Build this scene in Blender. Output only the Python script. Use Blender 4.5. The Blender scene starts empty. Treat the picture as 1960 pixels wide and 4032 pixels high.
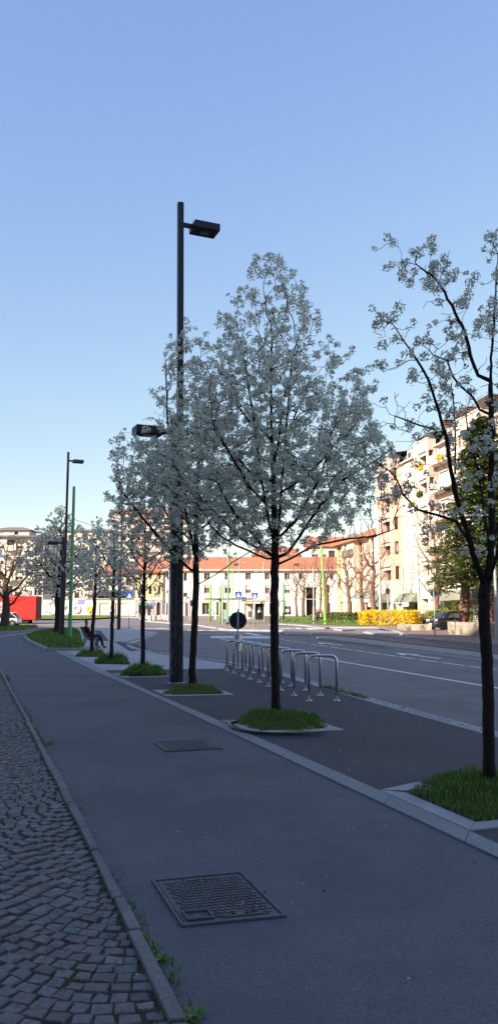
import bpy, bmesh, math, random
import numpy as np
from mathutils import Vector, Matrix
rnd = random.Random(7)
sc = bpy.context.scene
C = sc.collection
R = math.radians

# ---------------------------------------------------------------- camera
F_PX, HY, CZ = 3028.0, 2405.0, 1.55
PITCH = math.atan((HY - 2016) / F_PX)
cam = bpy.data.cameras.new('camera'); co = bpy.data.objects.new('camera', cam); C.objects.link(co)
co.location = (0, 0, CZ); co.rotation_euler = (math.pi / 2 + PITCH, 0, 0)
cam.sensor_fit = 'VERTICAL'; cam.sensor_height = 24.0; cam.lens = 24.0 * F_PX / 4032
cam.clip_start = 0.1; cam.clip_end = 2000
sc.camera = co

def ray(u, v):
    xr, yu = (u - 980) / F_PX, (2016 - v) / F_PX
    return Vector((xr, math.cos(PITCH) - math.sin(PITCH) * yu, math.sin(PITCH) + math.cos(PITCH) * yu))
def gz(y): return 0.67 * min(1, max(0, (y - 80) / 70))
def G(u, v, lvl=0.0):
    """the point of the (gently rising) ground seen at a place of the photo"""
    d = ray(u, v); y = 50.0
    for _ in range(60):
        z = gz(y) + lvl; yn = d.y * (z - CZ) / d.z if d.z < -1e-5 else 150
        y = 0.5 * y + 0.5 * max(1, min(yn, 400))
    return Vector((d.x / d.y * y, y, gz(y) + lvl))
def at(u, v, y):
    d = ray(u, v); return Vector((d.x / d.y * y, y, CZ + d.z / d.y * y))

# ---------------------------------------------------------------- mesh helpers
class MB:
    def __init__(s): s.v = []; s.f = []; s.m = []
    def add(s, vs, fs, m=0):
        n = len(s.v); s.v += [tuple(p) for p in vs]; s.f += [tuple(i + n for i in f) for f in fs]; s.m += [m] * len(fs); return s
    def box(s, c, d, rz=0, m=0, taper=1.0, rx=0, ry=0):
        M = Matrix.Translation(c) @ Matrix.Rotation(rz, 4, 'Z') @ Matrix.Rotation(ry, 4, 'Y') @ Matrix.Rotation(rx, 4, 'X')
        vs = []
        for z in (-1, 1):
            k = taper if z > 0 else 1
            for x, y in ((-1, -1), (1, -1), (1, 1), (-1, 1)): vs.append(M @ Vector((x * d[0] / 2 * k, y * d[1] / 2 * k, z * d[2] / 2)))
        return s.add(vs, [(3, 2, 1, 0), (4, 5, 6, 7), (0, 1, 5, 4), (1, 2, 6, 5), (2, 3, 7, 6), (3, 0, 4, 7)], m)
    def bb(s, x0, x1, y0, y1, z0, z1, m=0): return s.box(((x0 + x1) / 2, (y0 + y1) / 2, (z0 + z1) / 2), (x1 - x0, y1 - y0, z1 - z0), m=m)
    def tube(s, pts, rs, n=8, m=0, cap=True):
        pts = [Vector(p) for p in pts]
        if not hasattr(rs, '__len__'): rs = [rs] * len(pts)
        up = None; rings = []
        for i, p in enumerate(pts):
            t = (pts[min(i + 1, len(pts) - 1)] - pts[max(i - 1, 0)])
            t = t.normalized() if t.length > 1e-9 else Vector((0, 0, 1))
            if up is None: up = t.orthogonal().normalized()
            up = (up - t * up.dot(t)); up = up.normalized() if up.length > 1e-6 else t.orthogonal().normalized()
            w = t.cross(up)
            rings.append([p + (up * math.cos(2 * math.pi * k / n) + w * math.sin(2 * math.pi * k / n)) * rs[i] for k in range(n)])
        vs = [q for r in rings for q in r]; fs = []
        for i in range(len(pts) - 1):
            for k in range(n):
                a, b = i * n + k, i * n + (k + 1) % n; fs.append((a, b, b + n, a + n))
        if cap: fs.append(tuple(range(n))[::-1]); fs.append(tuple(range((len(pts) - 1) * n, len(pts) * n)))
        return s.add(vs, fs, m)
    def cyl(s, p, q, r, n=12, r2=None, m=0): return s.tube([p, q], [r, r if r2 is None else r2], n, m)
    def prism(s, poly, z0, z1, m=0):
        n = len(poly); vs = [(p[0], p[1], z0) for p in poly] + [(p[0], p[1], z1) for p in poly]
        a = sum(poly[i][0] * poly[(i + 1) % n][1] - poly[(i + 1) % n][0] * poly[i][1] for i in range(n))
        fs = [tuple(range(n))[::-1], tuple(range(n, 2 * n))] + [(i, (i + 1) % n, (i + 1) % n + n, i + n) for i in range(n)]
        if a < 0: fs = [f[::-1] for f in fs]
        return s.add(vs, fs, m)
    def disc(s, c, nrm, r, th=.01, n=24, m=0):
        c = Vector(c); nrm = Vector(nrm).normalized(); return s.tube([c - nrm * th / 2, c + nrm * th / 2], r, n, m)
    def build(s, name, mats, parent=None, smooth=False, bevel=0, loc=None):
        me = bpy.data.meshes.new(name); me.from_pydata(s.v, [], s.f)
        if not isinstance(mats, (list, tuple)): mats = [mats]
        for x in mats: me.materials.append(x)
        if len(mats) > 1: me.polygons.foreach_set('material_index', s.m)
        if smooth: me.polygons.foreach_set('use_smooth', [True] * len(me.polygons))
        me.update()
        o = bpy.data.objects.new(name, me); C.objects.link(o)
        if parent: o.parent = parent
        if loc is not None: o.location = loc
        if bevel:
            b = o.modifiers.new('bevel', 'BEVEL'); b.width = bevel; b.segments = 2; b.limit_method = 'ANGLE'
        return o

def tag(o, label=None, cat=None, group=None, kind=None):
    if label: o['label'] = label
    if cat: o['category'] = cat
    if group: o['group'] = group
    if kind: o['kind'] = kind
    return o
def thing(name, label, cat, loc=(0, 0, 0), rz=0, group=None, ry=0):
    o = bpy.data.objects.new(name, None); C.objects.link(o); o.location = loc; o.rotation_euler = (0, ry, rz)
    o.empty_display_size = .3
    return tag(o, label, cat, group)
def kids(o): return [c for c in bpy.data.objects if c.parent == o]
def dup(o, loc, rz, label, scale=None, parent=None):
    c = o.copy(); C.objects.link(c)
    if parent is None:
        c.location = loc; c.rotation_euler = (0, 0, rz); c['label'] = label
        if scale: c.scale = (scale,) * 3
    else: c.parent = parent
    for k in kids(o): dup(k, None, None, None, None, c)
    return c

# ---------------------------------------------------------------- materials
def nodes(name):
    m = bpy.data.materials.new(name); m.use_nodes = True; nt = m.node_tree
    return m, nt, nt.nodes['Principled BSDF']
def N(nt, t, **kw):
    n = nt.nodes.new(t)
    for k, v in kw.items():
        if k in n.inputs: n.inputs[k].default_value = v
        else: setattr(n, k, v)
    return n
def ramp(nt, fac, stops):
    r = nt.nodes.new('ShaderNodeValToRGB'); cr = r.color_ramp
    while len(cr.elements) < len(stops): cr.elements.new(0.5)
    for e, (p, c) in zip(cr.elements, stops): e.position = p; e.color = (*c, 1)
    nt.links.new(fac, r.inputs[0]); return r.outputs[0]
def mix(nt, fac, a, b, bt='MIX'):
    n = nt.nodes.new('ShaderNodeMix'); n.data_type = 'RGBA'; n.blend_type = bt
    for sock, val in ((n.inputs[0], fac), (n.inputs[6], a), (n.inputs[7], b)):
        if hasattr(val, 'is_linked'): nt.links.new(val, sock)
        else: sock.default_value = val if isinstance(val, float) else (*val, 1)
    return n.outputs[2]
def noise(nt, scale, detail=5, rough=.6, coord='Object', vec=None):
    tc = N(nt, 'ShaderNodeTexCoord'); n = N(nt, 'ShaderNodeTexNoise'); n.inputs['Scale'].default_value = scale
    n.inputs['Detail'].default_value = detail; n.inputs['Roughness'].default_value = rough
    nt.links.new(vec or tc.outputs[coord], n.inputs['Vector']); return n.outputs[0]
def mul(c, k): return tuple(min(1, x * k) for x in c)
def mat(name, col, rough=.85, var=.2, scale=3, bump=0., bscale=30, metal=0, fine=None, spec=.3, stain=None):
    m, nt, b = nodes(name)
    c = ramp(nt, noise(nt, scale), [(.3, mul(col, 1 - var)), (.7, mul(col, 1 + var))])
    if fine: c = mix(nt, 1.0, c, ramp(nt, noise(nt, fine, 2), [(.3, (.6,) * 3), (.7, (1.0,) * 3)]), 'MULTIPLY')
    if stain: c = mix(nt, ramp(nt, noise(nt, stain[1], 6, .7), [(stain[2], (0, 0, 0)), (stain[2] + .1, (1, 1, 1))]), c, stain[0])
    nt.links.new(c, b.inputs['Base Color']); b.inputs['Roughness'].default_value = rough; b.inputs['Metallic'].default_value = metal
    b.inputs['Specular IOR Level'].default_value = spec
    if bump:
        bp = N(nt, 'ShaderNodeBump'); bp.inputs['Strength'].default_value = bump; bp.inputs['Distance'].default_value = .02
        nt.links.new(noise(nt, bscale, 6), bp.inputs['Height']); nt.links.new(bp.outputs[0], b.inputs['Normal'])
    return m
def leafmat(name, stops, rough=.6, trans=.25):
    m, nt, b = nodes(name)
    g = N(nt, 'ShaderNodeNewGeometry'); c = ramp(nt, g.outputs['Random Per Island'], stops)
    nt.links.new(c, b.inputs['Base Color']); b.inputs['Roughness'].default_value = rough; b.inputs['Specular IOR Level'].default_value = .2
    if trans:
        t = N(nt, 'ShaderNodeBsdfTranslucent'); nt.links.new(c, t.inputs[0]); ms = N(nt, 'ShaderNodeMixShader'); ms.inputs[0].default_value = trans
        nt.links.new(b.outputs[0], ms.inputs[1]); nt.links.new(t.outputs[0], ms.inputs[2]); nt.links.new(ms.outputs[0], nt.nodes['Material Output'].inputs[0])
    return m

def asphalt(name, col, patch=.25, speck=.5):
    m, nt, b = nodes(name)
    c = ramp(nt, noise(nt, .35, 6), [(.3, mul(col, 1 - patch)), (.7, mul(col, 1 + patch))])
    c = mix(nt, .5, c, ramp(nt, noise(nt, 3.0, 4), [(.3, mul(col, .8)), (.7, mul(col, 1.2))]))
    v = N(nt, 'ShaderNodeTexVoronoi'); v.inputs['Scale'].default_value = 110; tc = N(nt, 'ShaderNodeTexCoord'); nt.links.new(tc.outputs['Object'], v.inputs[0])
    c = mix(nt, speck, c, mix(nt, 1.0, c, ramp(nt, v.outputs['Color'], [(.15, (.45,) * 3), (.85, (1.75,) * 3)]), 'MULTIPLY'))
    c = mix(nt, ramp(nt, noise(nt, .6, 3, .5), [(.45, (0, 0, 0)), (.6, (.55, .55, .55))]), c, mul(col, .78))
    c = mix(nt, ramp(nt, noise(nt, 1.1, 8, .7), [(.62, (0, 0, 0)), (.72, (.5, .5, .5))]), c, mul(col, .6))
    nt.links.new(c, b.inputs['Base Color']); b.inputs['Roughness'].default_value = .8; b.inputs['Specular IOR Level'].default_value = .25
    bp = N(nt, 'ShaderNodeBump'); bp.inputs['Strength'].default_value = .6; bp.inputs['Distance'].default_value = .004
    nt.links.new(v.outputs['Distance'], bp.inputs['Height']); nt.links.new(bp.outputs[0], b.inputs['Normal'])
    return m
A_ROAD = asphalt('road asphalt', (.17, .16, .163), .15, .4)
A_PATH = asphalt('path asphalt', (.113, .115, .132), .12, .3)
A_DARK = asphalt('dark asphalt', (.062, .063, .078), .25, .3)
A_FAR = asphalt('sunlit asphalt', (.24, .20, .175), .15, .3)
GRAN = mat('granite strip', (.30, .31, .33), .8, .12, 1.2, .2, 90, fine=120)
GRAN_L = mat('pale granite', (.42, .42, .44), .8, .15, 2, .2, 90, fine=120)
KERB = mat('kerb stone', (.22, .22, .215), .85, .25, 2.5, .4, 60, fine=80, stain=((.05, .06, .03), 3, .62))
PAINT = mat('road paint', (.78, .78, .78), .6, .1, 6, stain=((.25, .24, .24), 9, .64))
CONC = mat('concrete', (.30, .26, .205), .9, .3, 1.2, .3, 20, stain=((.12, .10, .08), 1.6, .52))
STEEL = mat('brushed steel', (.80, .77, .73), .36, .08, 12, .05, 200, metal=1, spec=.5)
GALV = mat('galvanised steel', (.38, .39, .42), .45, .12, 6, metal=.5)
NAVY = mat('dark blue grey paint', (.012, .016, .030), .5, .2, 4, spec=.4)
GRN = mat('green pole paint', (.09, .40, .15), .4, .12, 3, spec=.5)
LIME = mat('lime pole paint', (.22, .48, .10), .45, .1, 3, spec=.4)
BLACK = mat('black rubber', (.012, .012, .013), .7, .1)
BLUE = mat('sign blue', (.015, .06, .36), .4, .05, spec=.5)
WHITE = mat('white paint', (.75, .75, .75), .5, .04)
RED = mat('sign red', (.5, .03, .03), .4, .05)
SBACK = mat('sign back', (.022, .026, .04), .5, .15, 5)
WOODD = mat('dark bark', (.034, .027, .024), .95, .35, 9, 1.0, 28, fine=30)
WOODL = mat('brown bark', (.20, .125, .09), .95, .3, 5, .8, 20, fine=30)
SOIL = mat('soil', (.05, .042, .03), 1, .3, 6, .5, 20)
def glassmat():
    m, nt, b = nodes('window glass'); 
    oi = N(nt, 'ShaderNodeObjectInfo')
    c = ramp(nt, oi.outputs['Random'], [(.0, (.05, .03, .022)), (.5, (.10, .055, .04)), (1, (.035, .035, .045))])
    nt.links.new(c, b.inputs['Base Color']); b.inputs['Roughness'].default_value = .15; return m
GLASS = glassmat()
CARGLASS = mat('car glass', (.02, .024, .026), .06, .05, spec=.8)
TERRA = None
def tilemat(name, col, sc_=(1, 1, 1)):
    m, nt, b = nodes(name)
    tc = N(nt, 'ShaderNodeTexCoord'); w = N(nt, 'ShaderNodeTexWave'); w.bands_direction = 'Y'; w.inputs['Scale'].default_value = 1.1; w.inputs['Distortion'].default_value = .4
    nt.links.new(tc.outputs['Object'], w.inputs[0])
    c = ramp(nt, noise(nt, 1.3, 8, .7), [(.3, mul(col, .72)), (.7, mul(col, 1.25))])
    c = mix(nt, 1.0, c, ramp(nt, w.outputs[0], [(0, (.68,) * 3), (.5, (1,) * 3)]), 'MULTIPLY')
    nt.links.new(c, b.inputs['Base Color']); b.inputs['Roughness'].default_value = .9; return m
TERRA = tilemat('terracotta roof tiles', (.42, .16, .09))
SLATE = tilemat('grey roof sheet', (.17, .155, .15))

# ---------------------------------------------------------------- light and sky
AZ, EL = 50, 27          # the light travels towards azimuth AZ (clockwise from +Y)
tr = Vector((math.sin(R(AZ)) * math.cos(R(EL)), math.cos(R(AZ)) * math.cos(R(EL)), -math.sin(R(EL))))
sl = bpy.data.lights.new('sun', 'SUN'); sl.energy = 4.6; sl.angle = R(.5); sl.color = (1, .86, .70)
so = bpy.data.objects.new('sun', sl); C.objects.link(so); so.rotation_euler = tr.to_track_quat('-Z', 'Y').to_euler()
w = bpy.data.worlds.new('World'); sc.world = w; w.use_nodes = True; nt = w.node_tree
sky = nt.nodes.new('ShaderNodeTexSky'); sky.sky_type = 'NISHITA'; sky.sun_disc = False
sky.sun_elevation = R(EL); sky.sun_rotation = R(AZ + 180); sky.air_density = 1.0; sky.dust_density = .6; sky.ozone_density = 5.0; sky.altitude = 100
sepc = nt.nodes.new('ShaderNodeSeparateColor'); comb = nt.nodes.new('ShaderNodeCombineColor'); nt.links.new(sky.outputs[0], sepc.inputs[0])
for i, (g, k) in enumerate(((.82, 1.31), (.70, 1.22), (.30, 1.92))):      # colour grade per sky channel, softer contrast between zenith and horizon
    pw = N(nt, 'ShaderNodeMath', operation='POWER'); pw.inputs[1].default_value = g; ml = N(nt, 'ShaderNodeMath', operation='MULTIPLY'); ml.inputs[1].default_value = k
    nt.links.new(sepc.outputs[i], pw.inputs[0]); nt.links.new(pw.outputs[0], ml.inputs[0]); nt.links.new(ml.outputs[0], comb.inputs[i])
nt.links.new(comb.outputs[0], nt.nodes['Background'].inputs[0]); nt.nodes['Background'].inputs[1].default_value = .13
sc.view_settings.view_transform = 'Standard'; sc.view_settings.look = 'None'; sc.view_settings.exposure = 1.3; sc.view_settings.gamma = 1
sc.cycles.max_bounces = 6; sc.cycles.diffuse_bounces = 3; sc.cycles.glossy_bounces = 3; sc.cycles.transmission_bounces = 2; sc.cycles.transparent_max_bounces = 4
sc.cycles.use_denoising = True

# ---------------------------------------------------------------- ground sheets
def sheet(name, pts, mats, off=0.0, kind='structure', label=None, cat=None, lvl=0.0, thick=0, parent=None, grid=None):
    """polygon (world x,y) laid on the ground profile, with an optional skirt"""
    bm = bmesh.new(); vs = [bm.verts.new((p[0], p[1], 0)) for p in pts]; f = bm.faces.new(vs)
    if f.normal.z < 0 or True:
        f.normal_update()
        if f.normal.z < 0: f.normal_flip()
    ys = [p[1] for p in pts]
    for yc in (80, 150):
        if min(ys) < yc < max(ys):
            bmesh.ops.bisect_plane(bm, geom=bm.verts[:] + bm.edges[:] + bm.faces[:], plane_co=(0, yc, 0), plane_no=(0, 1, 0))
    bmesh.ops.triangulate(bm, faces=bm.faces[:], ngon_method='EAR_CLIP')
    for v in bm.verts: v.co.z = gz(v.co.y) + lvl + off
    if thick:
        be = [e for e in bm.edges if len(e.link_faces) == 1]
        for e in be:
            a, b = e.verts; c = [bm.verts.new(q.co - Vector((0, 0, thick))) for q in (b, a)]
            bm.faces.new((b, a, c[1], c[0]) if True else ())
        bmesh.ops.remove_doubles(bm, verts=bm.verts[:], dist=1e-5)
    me = bpy.data.meshes.new(name); bm.to_mesh(me); bm.free()
    for m_ in (mats if isinstance(mats, list) else [mats]): me.materials.append(m_)
    o = bpy.data.objects.new(name, me); C.objects.link(o)
    if parent: o.parent = parent
    return tag(o, label, cat, kind=kind)
def P(pts, lvl=0.0): return [G(u, v, lvl) for u, v in pts]
def X(pts, lvl=0.0): return [(p.x, p.y) for p in P(pts, lvl)]

sheet('road', [(-400, -60), (400, -60), (400, 700), (-400, 700)], A_ROAD, lvl=-.10)
kerb_px = [(2600, 3068), (1889, 2876), (1499, 2769), (1347, 2726), (1115, 2658), (1042, 2634), (891, 2606), (733, 2588), (633, 2573), (532, 2555), (484, 2531), (497, 2523), (597, 2499), (614, 2491), (575, 2484), (500, 2474), (420, 2468), (362, 2466), (310, 2473)]
far_l = [(-14, 78), (-60, 78)]
slab = X(kerb_px) + [(-22, 71), (-70, 71), (-70, -20), (14, -20)]
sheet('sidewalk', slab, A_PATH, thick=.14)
# kerb stones along the pavement edge
mb = MB()
kp = P(kerb_px[:-1])
for a, b in zip(kp, kp[1:]):
    L = (b - a).length; n = max(1, int(L / 1.0)); d = (b - a).normalized(); ang = math.atan2(d.y, d.x)
    for i in range(n):
        c = a + (b - a) * ((i + .5) / n)
        mb.box((c.x - d.y * .08 * (1 if d.x < 0 else -1) * -1 * 0, c.y, -.053 + rnd.uniform(-.002, .002)), (L / n - .012, .27, .13), ang + rnd.uniform(-.006, .006))
mb.build('kerb', GRAN_L, bevel=.008)['kind'] = 'structure'
# paving sheets on the pavement
right_edge = [(2300, 3486), (1960, 3330), (1495, 3117), (800, 2813), (610, 2733), (480, 2673), (403, 2637), (316, 2594), (250, 2556)]
left_edge = [(208, 2560), (360, 2638), (597, 2741), (900, 2883), (1754, 3284), (1960, 3384), (2300, 3545)]
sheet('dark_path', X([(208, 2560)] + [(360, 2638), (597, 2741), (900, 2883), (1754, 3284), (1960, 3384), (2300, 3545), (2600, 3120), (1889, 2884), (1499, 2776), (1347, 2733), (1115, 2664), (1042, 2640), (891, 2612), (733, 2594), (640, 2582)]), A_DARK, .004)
def pavemat():
    m, nt, b = nodes('light paving slabs')
    tc = N(nt, 'ShaderNodeTexCoord'); mp = N(nt, 'ShaderNodeMapping'); mp.inputs['Rotation'].default_value = (0, 0, R(-20)); nt.links.new(tc.outputs['Object'], mp.inputs[0])
    br = N(nt, 'ShaderNodeTexBrick'); br.inputs['Scale'].default_value = 1.6; br.inputs['Mortar Size'].default_value = .012; br.inputs['Color1'].default_value = (.36, .35, .36, 1); br.inputs['Color2'].default_value = (.42, .41, .42, 1); br.inputs['Mortar'].default_value = (.22, .21, .21, 1)
    nt.links.new(mp.outputs[0], br.inputs[0])
    c = mix(nt, 1.0, br.outputs[0], ramp(nt, noise(nt, 2, 6), [(.3, (.8,) * 3), (.7, (1.1,) * 3)]), 'MULTIPLY')
    nt.links.new(c, b.inputs['Base Color']); b.inputs['Roughness'].default_value = .8; return m
PAVE = pavemat()
sheet('light_pavement', X([(208, 2560), (260, 2556), (327, 2555), (315, 2490), (305, 2476), (362, 2468), (500, 2475), (575, 2485), (606, 2491), (592, 2499), (494, 2522), (478, 2531), (528, 2558), (630, 2577), (733, 2592), (870, 2610), (985, 2632), (891, 2634), (640, 2637), (403, 2640), (316, 2600)]), PAVE, .008)
sheet('paving_band', X([(450, 2527), (482, 2527), (545, 2563), (514, 2566)]), A_DARK, .012)
sheet('paving_band', X([(374, 2483), (396, 2483), (430, 2524), (384, 2524)]), A_DARK, .012)
# granite strip, laid as separate long slabs
def lerp_poly(poly, n):
    pts = P(poly); L = [0]
    for a, b in zip(pts, pts[1:]): L.append(L[-1] + (b - a).length)
    out = []
    for i in range(n + 1):
        s = L[-1] * i / n; k = max(j for j in range(len(L)) if L[j] <= s + 1e-9); k = min(k, len(pts) - 2)
        out.append(pts[k] + (pts[k + 1] - pts[k]) * ((s - L[k]) / (L[k + 1] - L[k])))
    return out
mb = MB(); ea = lerp_poly(left_edge[::-1], 26); eb = lerp_poly(right_edge, 26)
for i in range(26):
    g = .004
    q = [ea[i].lerp(ea[i + 1], g), ea[i].lerp(ea[i + 1], 1 - g), eb[i].lerp(eb[i + 1], 1 - g), eb[i].lerp(eb[i + 1], g)]
    mb.prism([(p.x, p.y) for p in q], .0, .013 + rnd.uniform(-.001, .001))
mb.build('paving_strip', GRAN)['kind'] = 'structure'

# far pavements and islands
far = X([(470, 2429), (545, 2431), (575, 2445), (680, 2453), (785, 2461), (901, 2479), (1113, 2482), (1118, 2479), (1062, 2464), (1062, 2456), (1094, 2455), (1200, 2462), (1274, 2473), (1290, 2469), (1480, 2470), (1560, 2484), (1608, 2505), (1934, 2532), (2300, 2560)])
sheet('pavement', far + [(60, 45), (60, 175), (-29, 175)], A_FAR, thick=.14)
mb = MB(); fp = [Vector((a, b, gz(b))) for a, b in far]
for a, b in zip(fp, fp[1:]):
    L = (b - a).length; n = max(1, int(L / 1.2)); d = (b - a).normalized(); ang = math.atan2(d.y, d.x)
    for i in range(n):
        c = a + (b - a) * ((i + .5) / n); mb.box((c.x, c.y, gz(c.y) - .05), (L / n - .01, .2, .14), ang)
mb.build('kerb', GRAN_L)['kind'] = 'structure'
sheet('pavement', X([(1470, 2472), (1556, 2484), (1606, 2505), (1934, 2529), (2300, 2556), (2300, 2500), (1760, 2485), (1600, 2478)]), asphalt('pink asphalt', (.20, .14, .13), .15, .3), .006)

def island(name, px, label, cobbled=True):
    root = thing(name, label, 'traffic island', P(px)[0] * 0 + Vector((P(px)[0].x, P(px)[0].y, 0)))
    o = root.location; pts = [(a - o.x, b - o.y) for a, b in X(px, .02)]
    cx = sum(p[0] for p in pts) / len(pts); cy = sum(p[1] for p in pts) / len(pts)
    MB().prism(pts, -.1, .02).build('kerb_ring', GRAN_L, root, bevel=.02)
    def inset(p, d=.14):
        v = Vector((cx - p[0], cy - p[1])); return (p[0] + v.x / max(v.length, .1) * d, p[1] + v.y / max(v.length, .1) * d * 1.0)
    n = len(pts); ins = []
    for i in range(n):
        a, b, c = Vector(pts[i - 1]), Vector(pts[i]), Vector(pts[(i + 1) % n])
        t1, t2 = (b - a).normalized(), (c - b).normalized(); area = sum(pts[k][0] * pts[(k + 1) % n][1] - pts[(k + 1) % n][0] * pts[k][1] for k in range(n)); sg = 1 if area > 0 else -1
        nr = (Vector((-t1.y, t1.x)) + Vector((-t2.y, t2.x))) * sg; q = b + nr.normalized() * .2; ins.append((q.x, q.y))
    MB().prism(ins, .0, .03).build('infill', mat('island cobbles ' + name, (.27, .26, .25), .95, .35, 7, 1.0, 16) if cobbled else GRAN, root)
    return root
island('median_island', [(1252, 2509), (1262, 2505), (1288, 2503), (1420, 2515), (1559, 2532), (1892, 2570), (2300, 2620), (2300, 2640), (1895, 2585), (1559, 2545), (1330, 2518)], 'long cobbled median island with stone kerb between the car lanes and the tram lane')
island('refuge_island', [(1106, 2487), (1118, 2484), (1160, 2486), (1229, 2493), (1222, 2498), (1130, 2495)], 'short narrow refuge island lying beyond the tip of the dashed lane line', False)
island('kerb_island', [(1428, 2487), (1445, 2482), (1556, 2485), (1566, 2492), (1504, 2498)], 'small grey island carrying the round traffic mirror', False)
island('kerb_island', [(1310, 2476), (1322, 2473), (1385, 2474), (1392, 2478), (1345, 2480)], 'tiny low island between the walking woman and the mirror island', False)
# tramway: dark bed with rails and lines
mb = MB()
def px_line(mb, pts, wid, lvl=-.1, off=.008, dash=None):
    pp = P(pts, lvl)
    for a, b in zip(pp, pp[1:]):
        d = (b - a).normalized(); nn = Vector((-d.y, d.x, 0)) * wid / 2; n = max(1, int((b - a).length / 8))
        for i in range(n):
            p, q = a.lerp(b, i / n), a.lerp(b, (i + 1) / n)
            vs = [p - nn, q - nn, q + nn, p + nn]; vs = [(v.x, v.y, gz(v.y) + lvl + off) for v in vs]
            mb.add(vs, [(0, 1, 2, 3)])
sheet('tram_lane', X([(1130, 2484), (1280, 2488), (1430, 2495), (1606, 2512), (1934, 2540), (2300, 2573), (2300, 2618), (1892, 2573), (1559, 2536), (1288, 2506), (1200, 2497)], -.1), asphalt('tram lane asphalt', (.085, .078, .078), .2), .004, lvl=-.1)
for l in ([(1160, 2487), (1400, 2499), (1560, 2517), (1890, 2548), (2300, 2588)], [(1180, 2490), (1400, 2504), (1560, 2524), (1892, 2558), (2300, 2601)], [(1200, 2484), (1420, 2493), (1600, 2511), (1900, 2539), (2300, 2577)]): px_line(mb, l, .07, off=.010)
mb.build('rail_path', mat('rail steel', (.35, .33, .32), .35, .1, metal=.7))['kind'] = 'structure'
# painted markings
mb = MB()
for a, b in (((1098, 2515), (1117, 2518)), ((1122, 2521), (1142, 2524)), ((1150, 2525), (1176, 2529)), ((1184, 2530), (1212, 2534)), ((1220, 2536), (1248, 2540)), ((1256, 2541), (1289, 2546)), ((1299, 2547), (1335, 2553)), ((1343, 2554), (1385, 2560)), ((1393, 2561), (1435, 2567)), ((1442, 2568), (1496, 2576)), ((1505, 2577), (1560, 2585)), ((1570, 2586), (1630, 2595)), ((1649, 2598), (1720, 2607)), ((1740, 2610), (1825, 2621)), ((1843, 2624), (1950, 2637)), ((1975, 2640), (2100, 2657))):
    px_line(mb, [a, b], .12)
px_line(mb, [(1195, 2581), (1307, 2600), (1960, 2711), (2300, 2769)], .13)
px_line(mb, [(1246, 2513), (1330, 2524), (1559, 2556), (1890, 2599), (2300, 2652)], .12)
px_line(mb, [(1246, 2513), (1252, 2508)], .12)
px_line(mb, [(1278, 2507), (1420, 2494), ], .06)
for a, b, c in (((1271, 2533), (1346, 2542), 4), ((1592, 2576), (1732, 2594), 6)):      # lane arrows
    px_line(mb, [a, b], .16)
    p = G(a[0], a[1], -.1); q = G(b[0], b[1], -.1); d = (q - p).normalized(); n_ = Vector((-d.y, d.x, 0))
    tip = p - d * .9; base = p + d * .6
    mb.add([(*tip.xy, -.092), (*(base + n_ * .38).xy, -.092), (*(base - n_ * .38).xy, -.092)], [(0, 2, 1)])
for a, b in (((737, 2482), (766, 2482)), ((773, 2482), (811, 2483)), ((818, 2482), (851, 2483)), ((856, 2481), (888, 2482)), ((1118, 2473), (1150, 2475)), ((1158, 2473), (1192, 2476)), ((1200, 2474), (1240, 2478)), ((560, 2474), (600, 2474)), ((615, 2475), (655, 2476)), ((663, 2478), (700, 2479))):
    px_line(mb, [a, b], 1.5 if a[1] > 2478 else 1.0)
px_line(mb, [(781, 2495), (962, 2492), (1022, 2502)], .5)
for vv in (2505.5, 2508.5, 2512): px_line(mb, [(830, vv), (1062, vv + 1)], 1.0)
px_line(mb, [(870, 2516), (922, 2527)], .12)
px_line(mb, [(512, 2533), (600, 2506), (622, 2493)], .12)
px_line(mb, [(40, 2462), (145, 2461), (250, 2459)], .5); px_line(mb, [(250, 2455), (330, 2455)], .3)
px_line(mb, [(-60, 2514), (60, 2499), (190, 2482), (288, 2473)], .12, lvl=0, off=.006)
mb.build('road_markings', PAINT)['kind'] = 'structure'

# ---------------------------------------------------------------- cobbled strip and its kerb
kl = [(661, 4032), (628, 3944), (498, 3675), (403, 3464), (316, 3287), (230, 3110), (147, 2939), (93, 2824), (43, 2731), (0, 2641), (-40, 2570)]
kr = [(733, 4032), (690, 3944), (604, 3781), (500, 3579), (446, 3474), (383, 3359), (259, 3100), (165, 2936), (106, 2821), (53, 2729), (9, 2639), (-34, 2568)]
kl = [(800, 4330)] + kl; kr = [(885, 4330)] + kr
la, lb = P(kl), P(kr)
def resample(pts, n):
    L = [0]
    for a, b in zip(pts, pts[1:]): L.append(L[-1] + (b - a).length)
    out = []
    for i in range(n + 1):
        s = L[-1] * i / n; k = min(max(j for j in range(len(L)) if L[j] <= s + 1e-9), len(pts) - 2)
        out.append(pts[k].lerp(pts[k + 1], (s - L[k]) / (L[k + 1] - L[k])))
    return out
nL = 64; ra = resample(la, nL); rb = resample(lb, nL)
mb = MB(); i = 0
while i < nL:
    n = rnd.choice((1, 1, 2)) if i < 40 else 2; j = min(nL, i + n)
    a0, a1, b0, b1 = ra[i], ra[j], rb[i], rb[j]; w_ = Vector((rnd.uniform(-.006, .006), rnd.uniform(-.006, .006), 0))
    q = [a0.lerp(a1, .015) + w_, a0.lerp(a1, .985) + w_, b0.lerp(b1, .985) + w_, b0.lerp(b1, .015) + w_]
    mb.prism([(p.x, p.y) for p in q], -.03, .03 + rnd.uniform(-.006, .006)); i = j
mb.build('kerb', KERB, bevel=.007)['kind'] = 'structure'
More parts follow.
